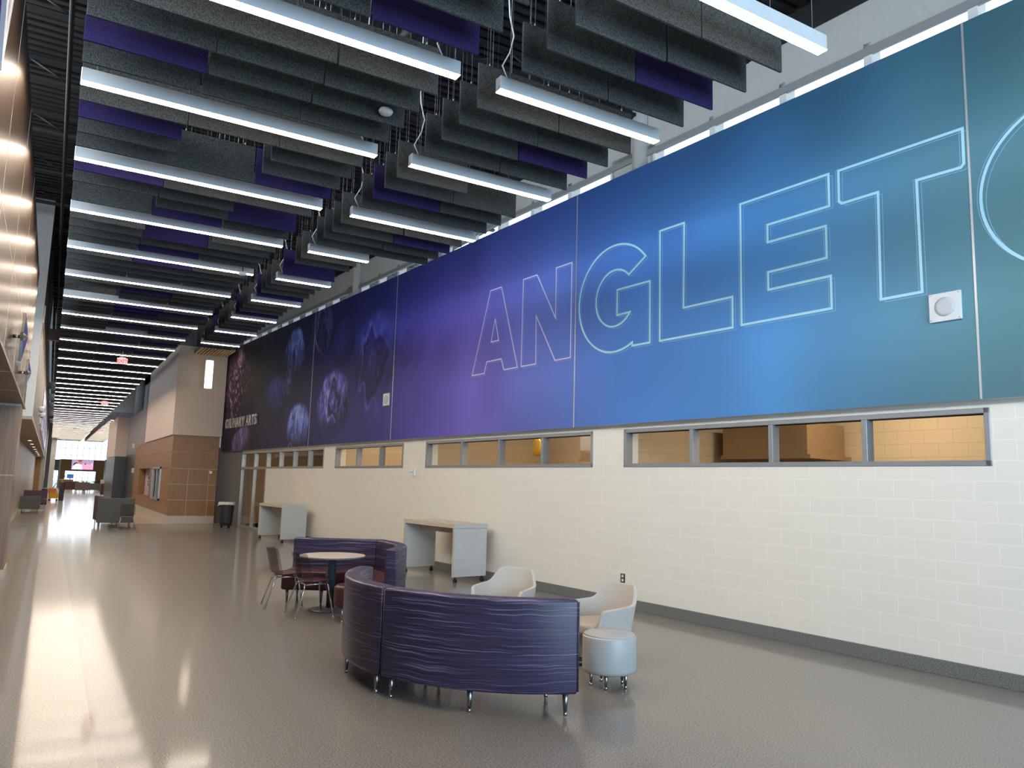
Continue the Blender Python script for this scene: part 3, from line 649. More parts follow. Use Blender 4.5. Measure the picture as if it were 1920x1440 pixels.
# slatted wood soffit and tube pendant beside the mural's far end
t = thing('slatted_soffit', 'small pale wood slat ceiling panel at the mural far end', 'ceiling panel', (0, 0, 6.44))
for i in range(11): MB().box(4.42 + i * .112, 4.47 + i * .112, 29.75, 31.5, 0, .07).build('slat', M['slat'], t)
MB().box(4.40, 5.60, 29.72, 31.52, .07, .12).build('backing', M['black'], t)
t = thing('tube_pendant', 'glowing white cylinder pendant lamp in front of the tan wall', 'pendant lamp', (4.79, 30.2, 5.03))
MB().lathe([(.135, 0), (.135, 1.03)], 32).build('shade', M['pendant'], t); MB().lathe([(.14, 1.03), (.14, 1.06)], 32).build('cap', M['speaker'], t); MB().tube([(0, 0, 1.05), (0, 0, 1.41)], .005, 6).build('hanging_wire', M['wire'], t)

# ================================================================== LEFT SIDE
def cw(mb, name, mat, **k): return struct(name, mb, mat, **k)
# copper clad upper wall with hairline joints
cp = MB(); cp.mi = 0
cp.box(-.60, -.47, -8, 16.0, 2.93, 5.32)
struct('wall_left_copper', cp, M['copper'])
jm = MB()
for Yj in [2.3 + 2.1 * i for i in range(7)]: jm.box(-.4705, -.468, Yj - .006, Yj + .006, 2.93, 5.32)
for z in (3.72,): jm.box(-.4705, -.469, -8, 16.0, z - .004, z + .004)
struct('trim_5', jm, plain('copper_joint', (.75, .62, .48), .4, .6))
struct('ceiling_left_soffit', MB().box(-5, -.47, -8, 16.6, 2.90, 2.93), M['soffitwood'])
sj = MB()
for Yj in (3.2, 5.6, 8.0, 10.4, 12.8): sj.box(-5, -.47, Yj, Yj + .012, 2.897, 2.901)
struct('trim_6', sj, M['reveal'])
# laminate column
struct('wall_left_column', MB().box(-5, -.50, 15.3, 16.3, .17, 2.86), M['laminate'])
struct('trim_7', MB().box(-5, -.505, 15.31, 16.3, 2.86, 2.90), M['reveal'])
struct('trim_8', MB().box(-5, -.497, 15.295, 15.31, 1.70, 1.712), M['reveal'])
struct('baseboard_left', MB().box(-5, -.485, 15.28, 16.32, 0, .17), M['reveal'])
# recess wall beyond
struct('wall_left', MB().box(-1.25, -1.0, 16.3, 73, .18, 2.93), brick('pale_glazed_tile', (.40, .38, .36), (.30, .29, .28), .3, .15, .003, .4, bump=.1, var=.05))
struct('trim_9', MB().box(-1.25, -.985, 16.3, 73, 0, .18), M['reveal'])
struct('wall_left_far_wood', MB().box(-2.2, -.62, 73, 73.3, 0, 2.93), M['boxwood'])
struct('ceiling_left_far_soffit', MB().box(-2.2, -.43, 20.2, 73.3, 2.93, 3.0), plain('soffit_paint', (.42, .34, .26), .6))
struct('wall_left_upper', MB().box(-2.2, -.43, 20.2, 73.3, 3.0, 6.2), M['white'])
struct('wall_left_front', MB().box(-2.2, -.43, 20.2, 20.4, 6.2, 8.05), M['white'])
struct('wall_left_side_paint', MB().box(-.43, -.424, 20.5, 73.3, 3.05, 5.15), M['greywall'])
struct('trim_10', MB().box(-.43, -.40, 20.3, 55, 5.15, 5.55), M['fascia'])
struct('trim_11', MB().box(-.43, -.42, 20.4, 73.3, 5.55, 6.3), M['pier'])
f = MB(); f.box(-.50, -.40, 30, 73.3, 6.3, 6.4).box(-.5, -.4, 30, 73.3, 7.6, 7.7)
for i in range(19): f.box(-.5, -.40, 30 + i * 2.4, 30.08 + i * 2.4, 6.4, 7.6)
fo = struct('window_8', f, M['frame']); MB().box(-.46, -.45, 30, 73.3, 6.4, 7.6).build('pane', M['daypane'], parent=fo)
struct('wall_left_top', MB().box(-.6, -.43, 20.5, 30, 6.3, 8.05).box(-.5, -.43, 30, 106, 7.7, 8.05), M['deck'])
pm = plain('lavender_print', (.30, .33, .62), .35)
tag(MB().box(-.42, -.40, 33, 70, 3.3, 4.9).build('wall_graphic', pm), 'long lavender blue wall graphic high on the far left wall', 'wall graphic')
def wall_camera(Y, z, label):
    t = thing('security_camera', label, 'camera', (-.42, Y, z), 0, 'security cameras on the left wall')
    MB().tube([(0, 0, 0), (.10, 0, 0)], .02).build('arm', M['speaker'], t); MB().lathe([(.02, -.09), (.06, -.06), (.075, 0), (.07, .05)], 20, (.12, 0, 0)).build('dome', M['speaker'], t)
    MB().lathe([(.02, -.098), (.04, -.08)], 16, (.12, 0, 0)).build('lens', M['black'], t)
wall_camera(22.3, 3.33, 'white dome camera on the left wall, the upper one'); wall_camera(24.6, 3.33, 'white dome camera on the left wall, the lower one')
for i, Yp in enumerate((30, 35, 40, 45)):
    tag(MB().box(-.42, -.38, Yp, Yp + .9, 3.35, 3.75).build('wall_plaque', M['speaker']), 'small white plaque on the left wall, %s from the cameras' % ordinal(i + 1), 'plaque', 'white plaques on the left wall')
for i in range(8):
    t = thing('recessed_downlight', 'small lit downlight in the left soffit, %s along' % ordinal(i + 1), 'downlight', (-.72, 34 + i * 4.4, 2.92), 0, 'soffit downlights')
    MB().lathe([(.09, 0), (.09, .012)], 20).build('trim_ring', M['speaker'], t); MB().lathe([(.06, -.003), (.06, .0)], 20).build('lens', emit('downlight_glow', (1, .85, .65), 5), t)
# star emblem and banner letters standing off the copper
def star(Y, z, r, label, nm='wall_emblem'):
    t = thing(nm, label, 'emblem', (-.40, Y, z), 0, 'raised emblems on the copper wall')
    P = []
    for i in range(8):
        a = i * PI / 4 + PI / 2; q = r if i % 2 == 0 else r * .26; P.append((q * math.cos(a), q * math.sin(a)))
    mb = MB(); fr = [mb.bm.verts.new((.03, a, b)) for a, b in P]; bk = [mb.bm.verts.new((0, a, b)) for a, b in P]; cf = mb.bm.verts.new((.07, 0, 0))
    for i in range(8): mb.bm.faces.new([fr[i], fr[(i + 1) % 8], cf]); mb.bm.faces.new([bk[i], bk[(i + 1) % 8], fr[(i + 1) % 8], fr[i]])
    mb.bm.faces.new(bk); mb.build('star', M['chrome'], t)
    MB().tube([(-.07, 0, 0), (.0, 0, 0)], .02).build('standoff', M['chrome'], t)
star(9.9, 3.24, .27, 'large silver star emblem standing off the copper wall'); star(12.4, 3.12, .17, 'smaller silver star emblem farther along the copper wall')
t = thing('wall_lettering', 'white and purple raised letter cut by the left picture edge', 'sign', (-.46, 4.0, 3.75))
text_mesh('W', 1.1, .03, 'letter', plain('white_letter', (.8, .8, .82), .35), parent=t, loc=(.05, -.45, 0), rot=(PI / 2, 0, PI / 2))
text_mesh('W', 1.1, .03, 'letter_backing', plain('purple_letter', (.12, .06, .25), .35), offset=.03, parent=t, loc=(.03, -.45, 0), rot=(PI / 2, 0, PI / 2))
# beams crossing the left gap
for i, (Yp, c) in enumerate([(27.9, M['tanwall']), (44.7, M['white']), (51.5, M['white']), (58, M['white']), (66, M['white']), (76, M['white'])]):
    tag(MB().box(-.43, 2.5, Yp, Yp + .25, 5.9, 6.25).build('cross_beam', c), '%s beam crossing the hall above the baffles, %s along' % ('tan' if i == 0 else 'white', ordinal(i + 1)), 'beam', 'beams crossing above the baffles')

# ================================================================== RIGHT SIDE, FAR: wood box, tan volume, dark tile
BX = 3.93
bxm = MB(); bxm.box(BX, 5.60, 31.6, 32.0, .27, 3.31); bxm.box(BX, 4.2, 32.0, 46.2, .27, .79).box(BX, 4.2, 32.0, 46.2, 2.07, 3.31)
for a, b in [(32.0, 34.4), (37.3, 38.5), (43.2, 46.2)]: bxm.box(BX, 4.2, a, b, .79, 2.07)
struct('wall_wood_box', bxm, M['boxwood'])
jm = MB()
for z in (.86, 1.45, 2.04): jm.box(BX - .003, 5.60, 31.596, 31.602, z - .009, z + .009)
for z in (2.67,): jm.box(BX - .003, 5.60, 31.597, 31.602, z - .004, z + .004)
for x in (4.56, 5.30): jm.box(x - .009, x + .009, 31.596, 31.602, .27, 2.04)
struct('trim_12', jm, plain('box_joint', (.55, .42, .24), .4))
jm = MB()
for z in (.80, 2.05, 2.68): jm.box(BX - .003, BX + .001, 31.6, 46.2, z - .006, z + .006)
struct('trim_13', jm, plain('box_joint_dark', (.12, .07, .035), .5))
struct('baseboard_box', MB().box(BX - .01, 5.60, 31.585, 31.9, 0, .27).box(BX - .01, BX + .1, 31.9, 46.2, 0, .27), plain('stone_base', (.55, .50, .44), .4))
struct('wall_tan_upper', MB().box(BX - .05, 5.66, 31.55, 41.4, 3.31, 6.75), M['tanwall'])
struct('wall_upper_fill', MB().box(BX - .05, 9, 31.55, 33, 6.75, 8.05), M['pier'])
struct('wall_box_pier', MB().box(5.60, 6.4, 31.66, 31.8, 0, 2.9), plain('pier_brown', (.12, .10, .09), .6))
struct('wall_grey_upper', MB().box(BX + .02, 4.3, 41.4, 52.3, 2.90, 5.15), M['greywall'])
struct('wall_tile_side', MB().box(BX + .02, 4.2, 46.2, 52.3, 0, 2.90), M['tiley'])
struct('wall_tan_return', MB().box(3.30, 6, 52.3, 60, 2.82, 5.2), M['tanwall'])
struct('wall_tile', MB().box(3.34, 6, 52.35, 60, 0, 2.82), M['tile'])
struct('wall_right_far', MB().box(4.9, 5.2, 41.4, 60, 5.15, 5.65).box(4.9, 5.2, 41.4, 43.5, 5.6, 8.05).box(4.9, 5.2, 41.4, 60, 7.5, 8.05).box(4.9, 5.2, 50.6, 60, 5.6, 8.05), M['upper'])
f = MB(); f.box(4.84, 4.95, 43.5, 50.6, 5.6, 5.7).box(4.84, 4.95, 43.5, 50.6, 7.4, 7.5)
for i in range(5): f.box(4.84, 4.95, 43.5 + i * 1.775 - .06, 43.5 + i * 1.775 + .06, 5.6, 7.5)
fo = struct('window_9', f, M['frame']); MB().box(4.90, 4.91, 43.5, 50.6, 5.7, 7.4).build('pane', M['daypane'], parent=fo)
tag(MB().lathe([(.25, 5.15), (.25, 8.0)], 24).build('round_column', M['upper'], loc=(4.45, 52.8, 0)), 'pale round column beside the far high window', 'column')
# poster niche and window in the wood box side
t = thing('framed_poster', 'pale purple poster with dark text in the wood wall niche', 'poster', (4.225, 40.85, .79))
MB().box(-.02, .02, -2.3, 2.3, 0, 1.27).build('sheet', plain('poster_print', (.52, .44, .50), .5, var=.25, scale=1.2), t)
ink_ = plain('poster_ink', (.10, .06, .14), .5)
for z, w_, h_, o_ in ((.93, .5, .06, 1.2), (.76, 1.3, .14, .9), (.63, .8, .06, 1.1), (.44, 1.3, .14, .9)):
    mk = MB(); q = 0
    while q < w_: mk.box(-.024, -.02, o_ - q - .20, o_ - q, z, z + h_); q += .27
    mk.build('printed_line', ink_, t)
f = MB(); f.box(3.88, 4.0, 34.4, 37.3, .75, .83).box(3.88, 4.0, 34.4, 37.3, 2.03, 2.11).box(3.88, 4.0, 34.4, 34.6, .75, 2.11).box(3.88, 4.0, 37.1, 37.3, .75, 2.11).box(3.9, 4.0, 35.75, 35.9, .8, 2.1)
fo = struct('window_10', f, M['framepale']); MB().box(4.03, 4.04, 34.5, 37.2, .8, 2.05).build('pane', glass('office_glass', (.5, .5, .5)), parent=fo)
struct('wall_box_inside', MB().box(4.9, 5.0, 33, 46, 0, 3.3), M['boxwood'])
t = thing('pull_station', 'small white alarm box on the oak panel wall', 'alarm', (5.36, 31.6, 1.93)); MB().box(-.05, .05, -.04, 0, -.05, .05).build('box', M['speaker'], t, bevel=.006); MB().lathe([(.015, 0), (.015, .01)], 12).build('button', M['signred'], t, loc=(0, -.045, 0))
for i, (p, lb) in enumerate([((3.90, 46.6, 1.98), 'small white card reader on the dark tile wall'), ((3.93, 47.8, 3.35), 'small white light fitting on the grey upper wall')]):
    t = thing('wall_device', lb, 'wall device', p); MB().box(-.04, .04, -.3, .3, -.12, .12).build('box', M['speaker'], t, bevel=.01); MB().box(-.045, -.04, -.2, .2, -.06, .06).build('cover', M['lamp'], t)

# ================================================================== LOBBY AT THE FAR END
LY = 104.0
lw = MB(); lw.box(-9, .2, LY, LY + .3, 0, 8.05).box(6.95, 24, LY, LY + .3, 0, 8.05).box(.2, 6.95, LY, LY + .3, 6.6, 8.05)
struct('wall_far', lw, M['upper'])
struct('wall_far_grey', MB().box(.2, .95, LY - .05, LY, 2.0, 3.2).box(5.95, 6.95, LY - .05, LY, 2.0, 3.3), M['greywall'])
struct('wall_far_wood', MB().box(1.1, 5.6, LY - .25, LY - .05, 1.95, 3.3).box(1.1, 1.6, LY - .25, LY - .05, 0, 1.95).box(4.75, 5.6, LY - .25, LY - .05, 0, 1.95), M['boxwood'])
struct('trim_14', MB().box(.95, 1.1, LY - .3, LY, 0, 3.3).box(5.6, 5.95, LY - .3, LY, 0, 3.4), M['white'])
f = MB()
for i in range(12): f.box(.2 + i * .613, .24 + i * .613, LY, LY + .1, 3.2, 6.6)
for z in (3.2, 3.8, 4.6, 5.6, 6.55): f.box(.2, 6.95, LY, LY + .1, z, z + .04)
fo = struct('window_11', f, M['frame']); MB().box(.2, 6.95, LY + .05, LY + .06, 3.2, 6.6).build('pane', M['daypane'], parent=fo)
f = MB()
for x in (.2, .93, 1.6, 2.2, 2.8, 3.4, 4.0, 4.7, 5.95, 6.4, 6.93): f.box(x - .02, x + .02, LY, LY + .1, 0, 2.0)
for z in (0, 1.2, 1.97): f.box(.2, 6.95, LY, LY + .1, z, z + .04)
fo = struct('window_12', f, M['frame']); MB().box(.2, 6.95, LY + .05, LY + .06, 0, 2).build('pane', M['daypane'], parent=fo)
# lobby screen with a picture of players
t = thing('video_screen', 'large lit video screen showing pink and white figures on the lobby wall', 'screen', (3.31, LY - .34, 2.15))
def picture(name, parent, x0, x1, z0, z1, y, shapes):
    for nm, pl, col, s in shapes:
        MB().poly([(x0 + (x1 - x0) * a, y - .002 * k_, z0 + (z1 - z0) * b) for (a, b) in pl for k_ in (len(nm) % 5 + 1,)]).build(nm, emit(nm + '_glow', col, s), parent)
MB().box(-1.16, 1.16, 0, .08, -.03, 1.13).build('casing', M['black'], t)
el = lambda cx, cz, rx, rz, n=16: [(cx + rx * math.cos(2 * PI * i / n), cz + rz * math.sin(2 * PI * i / n)) for i in range(n)]
for k_, (nm, pl, col, s) in enumerate([('backdrop', [(0, 0), (1, 0), (1, 1), (0, 1)], (.36, .28, .42), 1.2), ('pink_field', [(.4, .02), (1, .02), (1, .5), (.55, .62), (.4, .5)], (.95, .32, .50), 1.2), ('dark_chair', el(.2, .45, .13, .3), (.06, .05, .08), 1),
    ('white_shirt', [(.02, 0), (.5, 0), (.48, .42), (.36, .62), (.2, .6), (.06, .35)], (.85, .70, .95), 1.3), ('face', el(.38, .72, .085, .17), (.60, .20, .16), 1), ('cap', [(.27, .84), (.47, .84), (.46, .97), (.38, 1.0), (.29, .95)], (.35, .05, .07), 1), ('second_face', el(.62, .6, .05, .1), (.35, .12, .14), 1), ('raised_hand', el(.93, .55, .04, .14), (.9, .6, .65), 1)]):
    MB().poly([(-1.12 + 2.24 * a, -.004 - .003 * k_, 1.1 * b) for a, b in pl]).build(nm, emit(nm + '_glow', col, s), t)
struct('wall_lobby_left', MB().box(-.9, -.35, 73.3, 84, 0, 6.2).box(-9, -.45, 84, LY, 0, 6.2), M['upper'])
struct('wall_lobby_left_low', MB().box(-.36, -.33, 74, 83.5, 0, 2.0), M['soffitwood'])
tag(MB().box(-.02, .42, 88, 88.6, 0, 5.1).build('white_pillar', M['white'], bevel=.01), 'tall white square pillar at the lobby edge', 'pillar')
struct('wall_lobby_right', MB().box(7.6, 7.9, 60, LY, 0, 8.05), M['white'])

# --------------------------------------------------------------- lobby furniture (small in the picture)
def bench_seat(name, x, Y, rz, label, w_=1.4, d_=.65, back=True, fab='gfab', seat='maroon', h=.95, cat='sofa', group=None):
    t = thing(name, label, cat, (x, Y, 0), rz, group)
    MB().box(-w_ / 2, w_ / 2, .02, d_, .22, .46).build('seat', M[seat], t, bevel=.03)
    if back: MB().box(-w_ / 2, w_ / 2, -.10, .03, .17, h).build('backrest', M[fab], t, bevel=.015)
    for sx in (-1, 1):
        for yy_ in (-.03, d_ - .1): MB().tube([(sx * (w_ / 2 - .09), yy_, .23), (sx * (w_ / 2 - .09), yy_, 0)], [.022, .012], 8).build('leg', M['steel'], t)
    return t
bench_seat('high_back_sofa', 2.02, 29.0, 0, 'grey high-backed sofa seen from behind in mid hall', 1.10, .62, h=.97)
bench_seat('high_back_sofa', 1.62, 30.6, -PI / 2 + .1, 'taupe backed maroon sofa turned away, left of the grey one', 1.1, .6, h=1.0, fab='gbrown')
bench_seat('high_back_sofa', -.58, 39.4, 0, 'grey sofa back close to the left recess wall', .76, .62, h=.70 + .02)
bench_seat('high_back_sofa', -.46, 44.8, PI, 'dark maroon sofa behind the grey one by the left wall', 1.0, .6, h=.86, fab='maroon')
bench_seat('high_back_sofa', 4.0, 67.0, 0, 'dark maroon sofa beside the tile wall', 1.0, .6, h=1.0, fab='maroon')
bench_seat('high_back_sofa', 2.75, 82.0, 0, 'small taupe sofa back in the lobby centre', 1.15, .6, h=.9, fab='gbrown')
bench_seat('high_back_sofa', 1.9, 84.0, 0, 'dark maroon lobby sofa left of the small taupe one', 1.2, .6, h=.95, fab='maroon')
bench_seat('high_back_sofa', 4.2, 84.0, 0, 'dark lobby sofa right of the small taupe one', 1.6, .6, h=.8, fab='gfab')
bench_seat('high_back_sofa', 5.3, 87.4, PI, 'long low grey lobby sofa under the white boxes', 2.0, .6, h=.7, fab='gfab')
t = thing('reception_desk', 'oak reception desk left in the lobby', 'desk', (1.65, 93, 0)); MB().box(-.6, .6, 0, .6, 0, 1.0).build('body', M['boxwood'], t); MB().box(-.66, .66, -.05, .65, 1.0, 1.05).build('top', M['countertop'], t)
t = thing('desk_monitor', 'blue screen monitor on the oak reception desk', 'monitor', (1.95, 93.2, 1.05)); MB().box(-.3, .3, -.02, .02, .12, .55).build('screen', emit('monitor_glow', (.05, .12, .35), 1), t); MB().box(-.04, .04, -.02, .02, 0, .12).build('stand', M['black'], t)
for i in range(3):
    t = thing('bar_stool', 'dark bar stool by the reception desk, %s from the left' % ordinal(i + 1), 'stool', (2.35 + i * .33, 91, 0), 0, 'bar stools by the desk')
    MB().box(-.14, .14, -.14, .14, .68, .74).build('seat', M['black'], t)
    for sx in (-1, 1):
        for sy in (-1, 1): MB().tube([(sx * .11, sy * .11, .68), (sx * .15, sy * .15, 0)], .014, 6).build('leg', M['black'], t)
t = thing('display_table', 'low dark table carrying the white boxes in the lobby', 'table', (4.5, 88.25, 0)); MB().box(0, 2.1, 0, .5, .66, .72).build('tabletop', M['black'], t)
for q in (.06, 2.04):
    for q2 in (.06, .44): MB().box(q - .02, q + .02, q2 - .02, q2 + .02, 0, .66).build('leg', M['black'], t)
for i in range(3):
    tag(MB().box(0, .62, 0, .4, .72, 1.12).build('white_box', M['white'], loc=(4.55 + .68 * i, 88.3, 0), bevel=.01), 'white box in a row behind the low grey lobby sofa, %s from left' % ordinal(i + 1), 'box', 'white boxes in the lobby')
def plant(x, Y, h, label):
    t = thing('potted_plant', label, 'plant', (x, Y, 0), 0, 'lobby plants'); MB().lathe([(.14, 0), (.2, .4)], 16).build('pot', M['black'], t)
    mb = MB(); r_ = random.Random(int(x * 10))
    for i in range(46):
        a = r_.uniform(0, 2 * PI); e = r_.uniform(.2, 1.3); L = h * r_.uniform(.35, .62); d = Vector((math.cos(a) * math.cos(e), math.sin(a) * math.cos(e), math.sin(e))); s_ = Vector((-math.sin(a), math.cos(a), 0)) * .05
        b0 = Vector((0, 0, .38)); q = b0 + d * L; mb.poly([b0, b0 + d * L * .5 + s_, q + Vector((0, 0, -.12)), b0 + d * L * .5 - s_])
    mb.build('foliage', plain('dark_foliage', (.02, .045, .015), .5), t)
plant(3.2, 90, 1.5, 'small dark plant in the lobby centre'); plant(4.7, 92, 1.9, 'dark leafy plant left of the white cone'); plant(5.25, 93, 1.8, 'dark leafy plant right of the white cone')
tag(MB().lathe([(.16, 0), (.12, .8), (.03, 1.9), (.01, 2.1)], 14).build('furled_parasol', M['white'], loc=(5.2, 95, 0)), 'white furled cone shape standing in the lobby', 'parasol')

def person(x, Y, label):
    t = thing('person', label, 'person', (x, Y, 0), .3)
    me = D.meshes.new('body'); J = [(0, 0, .93), (0, 0, 1.15), (0, .01, 1.38), (0, .01, 1.50), (0, 0, 1.62), (.17, .01, 1.40), (.22, .02, 1.14), (.20, -.12, .95), (-.17, .01, 1.40), (-.22, .02, 1.14), (-.2, -.1, .92), (.09, 0, .88), (.10, -.02, .48), (.10, .04, .07), (.10, -.10, .03), (-.09, 0, .88), (-.10, .02, .48), (-.10, .06, .07), (-.10, -.08, .03)]
    R_ = [.14, .13, .15, .055, .095, .06, .045, .035, .06, .045, .035, .09, .065, .045, .035, .09, .065, .045, .035]
    Ed = [(0, 1), (1, 2), (2, 3), (3, 4), (2, 5), (5, 6), (6, 7), (2, 8), (8, 9), (9, 10), (0, 11), (11, 12), (12, 13), (13, 14), (0, 15), (15, 16), (16, 17), (17, 18)]
    me.from_pydata(J, Ed, []); o = D.objects.new('body', me); COL.objects.link(o); o.parent = t
    sk = o.modifiers.new('skin', 'SKIN'); 
    for v, r_ in zip(me.skin_vertices[0].data if me.skin_vertices else [], R_): v.radius = (r_, r_)
    if me.skin_vertices: me.skin_vertices[0].data[0].use_root = True
    o.modifiers.new('sub', 'SUBSURF').levels = 1; me.materials.append(plain('dark_clothes', (.015, .015, .02), .8))
    MB().lathe([(.02, 1.56), (.105, 1.6), (.115, 1.68), (.08, 1.75), (.01, 1.77)], 14).build('hair', M['black'], t)
person(6.35, 96, 'person in dark clothes standing near the bright lobby doors')

# mop bucket cart
t = thing('mop_bucket', 'yellow and orange mop bucket on casters in the far hall', 'mop bucket', (.37, 56.5, 0), .1)
MB().prism([(-.26, -.2), (.26, -.2), (.24, .2), (-.24, .2)], .14, .50).build('bucket', M['yellow'], t, bevel=.03)
MB().prism([(-.32, -.16), (.12, -.16), (.08, .16), (-.28, .16)], .50, .78).build('wringer', M['orangep'], t, bevel=.02)
for sx in (-.2, .2):
    for sy in (-.14, .14): MB().lathe([(.05, -.02), (.05, .02)], 14).build('caster', M['black'], t, loc=(sx, sy, .05)).rotation_euler = (PI / 2, 0, 0)
MB().tube([(-.1, 0, .7), (.1, .02, 1.1)], .02).build('wringer_handle', M['black'], t)
t = thing('string_mop', 'wooden mop handle leaning out of the yellow bucket', 'mop', (.52, 56.5, .5), .1); MB().tube([(0, 0, 0), (.48, 0, 1.32)], .016).build('handle', plain('mop_wood', (.5, .33, .2), .5), t); MB().lathe([(.08, -.05), (.1, .1), (.02, .22)], 12).build('head', M['white'], t)
tag(MB().box(-.16, .16, -.25, .25, .1, .72).build('cleaning_cart', plain('cart_dark', (.05, .02, .035), .6), loc=(-.12, 56.85, 0), bevel=.02), 'dark maroon bin left of the yellow mop bucket', 'cart')
tag(MB().prism([(-.12, 0), (.16, 0), (.16, .1), (-.12, .1)], .0, 1.15).build('rubbish_bag', M['black'], loc=(.78, 56.9, 0), bevel=.03), 'tall black bag standing right of the yellow mop bucket', 'bag')

# ================================================================== FURNITURE NEAR THE CAMERA
RO, RI = 1.765, 1.60
def tapered_leg(p, h, parent, r=.026):
    l = MB().tube([(0, 0, h), (0, 0, .03)], [r, r * .55], 14).build('leg', M['steel'], parent, loc=(p[0], p[1], 0))
    MB().lathe([(r * .62, 0), (r * .62, .018), (r * .4, .03)], 12).build('foot', M['chrome'], l)
    return l
def curved_sofa(cx, cy, a0, a1, label, legs=3, zb=.165, piping=True):
    mid = math.radians((a0 + a1) / 2); t = thing('curved_sofa', label, 'sofa', (cx, cy, 0), mid, 'purple curved sofas')
    h = math.radians(abs(a1 - a0) / 2) - .004
    bk = MB().arc(0, 0, RI, RO, -h, h, zb, .885, 30).build('backrest', M['vinyl'], t, bevel=.022, seg=3)
    if piping:
        for e in (-h, h):
            for r_ in (RO - .008,): MB().tube([(r_ * math.cos(e), r_ * math.sin(e), zb + .02), (r_ * math.cos(e), r_ * math.sin(e), .87)], .007, 8).build('piping', M['vinyl'], bk)
    MB().arc(0, 0, 1.08, RI - .002, -h, h, zb, .45, 30).build('seat', M['maroon'], t, bevel=.035, seg=3)
    for i in range(legs):
        a = -h + .05 + (2 * h - .1) * i / (legs - 1)
        tapered_leg((1.715 * math.cos(a), 1.715 * math.sin(a)), zb + .01, t)
    for a in (-h + .07, h - .07): tapered_leg((1.17 * math.cos(a), 1.17 * math.sin(a)), zb + .01, t)
    return t
C1 = (4.217, 6.779)
curved_sofa(*C1, 196.4, 253.3, 'large purple striped curved sofa seen from behind, nearest the camera')
curved_sofa(*C1, 137.5, 195.9, 'purple striped curved sofa section joined left of the nearest one')
C2 = (2.82, 10.95)
curved_sofa(*C2, -46, 13, 'purple striped curved sofa section right of the round table', zb=.18)
d_ = math.atan2(-.51, .86)
t = thing('straight_sofa', 'purple striped straight sofa with maroon seat behind the round table', 'sofa', (3.02, 11.48, 0), d_)
MB().prism([(0, .56), (1.255, .56), (1.42, .72), (0, .72)], .18, .885).build('backrest', M['vinyl'], t, bevel=.022, seg=3); MB().prism([(0, 0), (.66, 0), (1.245, .555), (0, .555)], .18, .45).build('seat', M['maroon'], t, bevel=.035, seg=3)
for p in ((.08, .08), (.58, .08), (.08, .64), (1.25, .64)): tapered_leg(p, .19, t)
t = thing('round_ottoman', 'maroon round ottoman partly hidden behind the nearest sofa section', 'ottoman', (3.50, 9.72, 0)); MB().lathe([(.22, .18), (.25, .21), (.25, .42), (.22, .45)], 36).build('seat', M['maroon'], t)
for a in (205, 325, 85): tapered_leg((.19 * math.cos(math.radians(a)), .19 * math.sin(math.radians(a))), .19, t)

# round table
t = thing('cafe_table', 'round pale cafe table with dark column and disc base', 'table', (3.49, 10.62, 0))
MB().lathe([(.44, .712), (.45, .716), (.45, .735)], 56).build('table_edge', M['edge'], t); MB().lathe([(.446, .735), (.446, .741)], 56).build('tabletop', M['laminatetop'], t)
MB().lathe([(.055, .02), (.055, .69), (.12, .70), (.12, .713)], 28).build('column', M['column'], t); MB().lathe([(.29, 0), (.29, .012), (.25, .022), (.06, .035)], 48).build('base', M['column'], t)

def shell_chair(x, Y, rz, label):
    """stacking chair: smoked one-piece shell, maroon seat pad, chrome legs; faces +x"""
    t = thing('shell_chair', label, 'chair', (x, Y, 0), rz, 'smoked shell chairs')
    prof = [(.235, .425), (.215, .445), (.12, .445), (0, .432), (-.12, .432), (-.185, .46), (-.215, .54), (-.235, .65), (-.262, .76), (-.28, .815)]
    wid = [.19, .21, .225, .23, .23, .23, .235, .235, .22, .17]
    bm = MB(); n = 10; rows = []
    for (px, pz), w_ in zip(prof, wid):
        row = []
        for i in range(n + 1):
            u = -1 + 2 * i / n; lift = .03 * abs(u) ** 3 if px > -.15 else 0; fwd = .15 * u * u if px <= -.15 else (.06 * u * u if px < -.1 else 0)
            row.append(bm.bm.verts.new((px + fwd, u * w_, pz + lift)))
        rows.append(row)
    for a, b in zip(rows, rows[1:]):
        for i in range(n): bm.bm.faces.new([a[i], a[i + 1], b[i + 1], b[i]]).smooth = True
    o = bm.build('shell', M['shell'], t); so = o.modifiers.new('solid', 'SOLIDIFY'); so.thickness = .007; o.modifiers.new('sub', 'SUBSURF').levels = 1
    pd = MB(); rows = []
    for px, w_, pz in [(.20, .15, .452), (.17, .185, .459), (.08, .195, .458), (0, .195, .450), (-.10, .18, .448), (-.14, .14, .452)]:
        rows.append([pd.bm.verts.new((px, w_ * (-1 + 2 * i / 8), pz + .006 * (1 - (-1 + 2 * i / 8) ** 2))) for i in range(9)])
    for a, b in zip(rows, rows[1:]):
        for i in range(8): pd.bm.faces.new([a[i], a[i + 1], b[i + 1], b[i]]).smooth = True
    o = pd.build('seat_pad', M['maroon'], t); o.modifiers.new('solid', 'SOLIDIFY').thickness = -.012
    for sy in (-1, 1):
        MB().tube([(.17, sy * .17, .425), (-.13, sy * .17, .415)], .010, 8).build('side_rail', M['chrome'], t)
        for sx, top, ft in ((1, .17, .24), (-1, -.13, -.26)):
            l = MB().tube([(top, sy * .17, .42), (top + (ft - top) * .12, sy * .19, .37), (ft, sy * .255, .012)], .0105, 10).build('leg', M['chrome'], t)
            MB().lathe([(.014, 0), (.014, .014)], 10).build('foot', M['chrome'], l, loc=(ft, sy * .255, 0))
    MB().tube([(.14, -.17, .418), (.14, .17, .418)], .009, 8).tube([(-.10, -.17, .412), (-.10, .17, .412)], .009, 8).build('cross_rail', M['chrome'], t)
    return t
shell_chair(3.11, 10.30, .02, 'smoked shell chair with chrome legs, the nearer one at the round table')
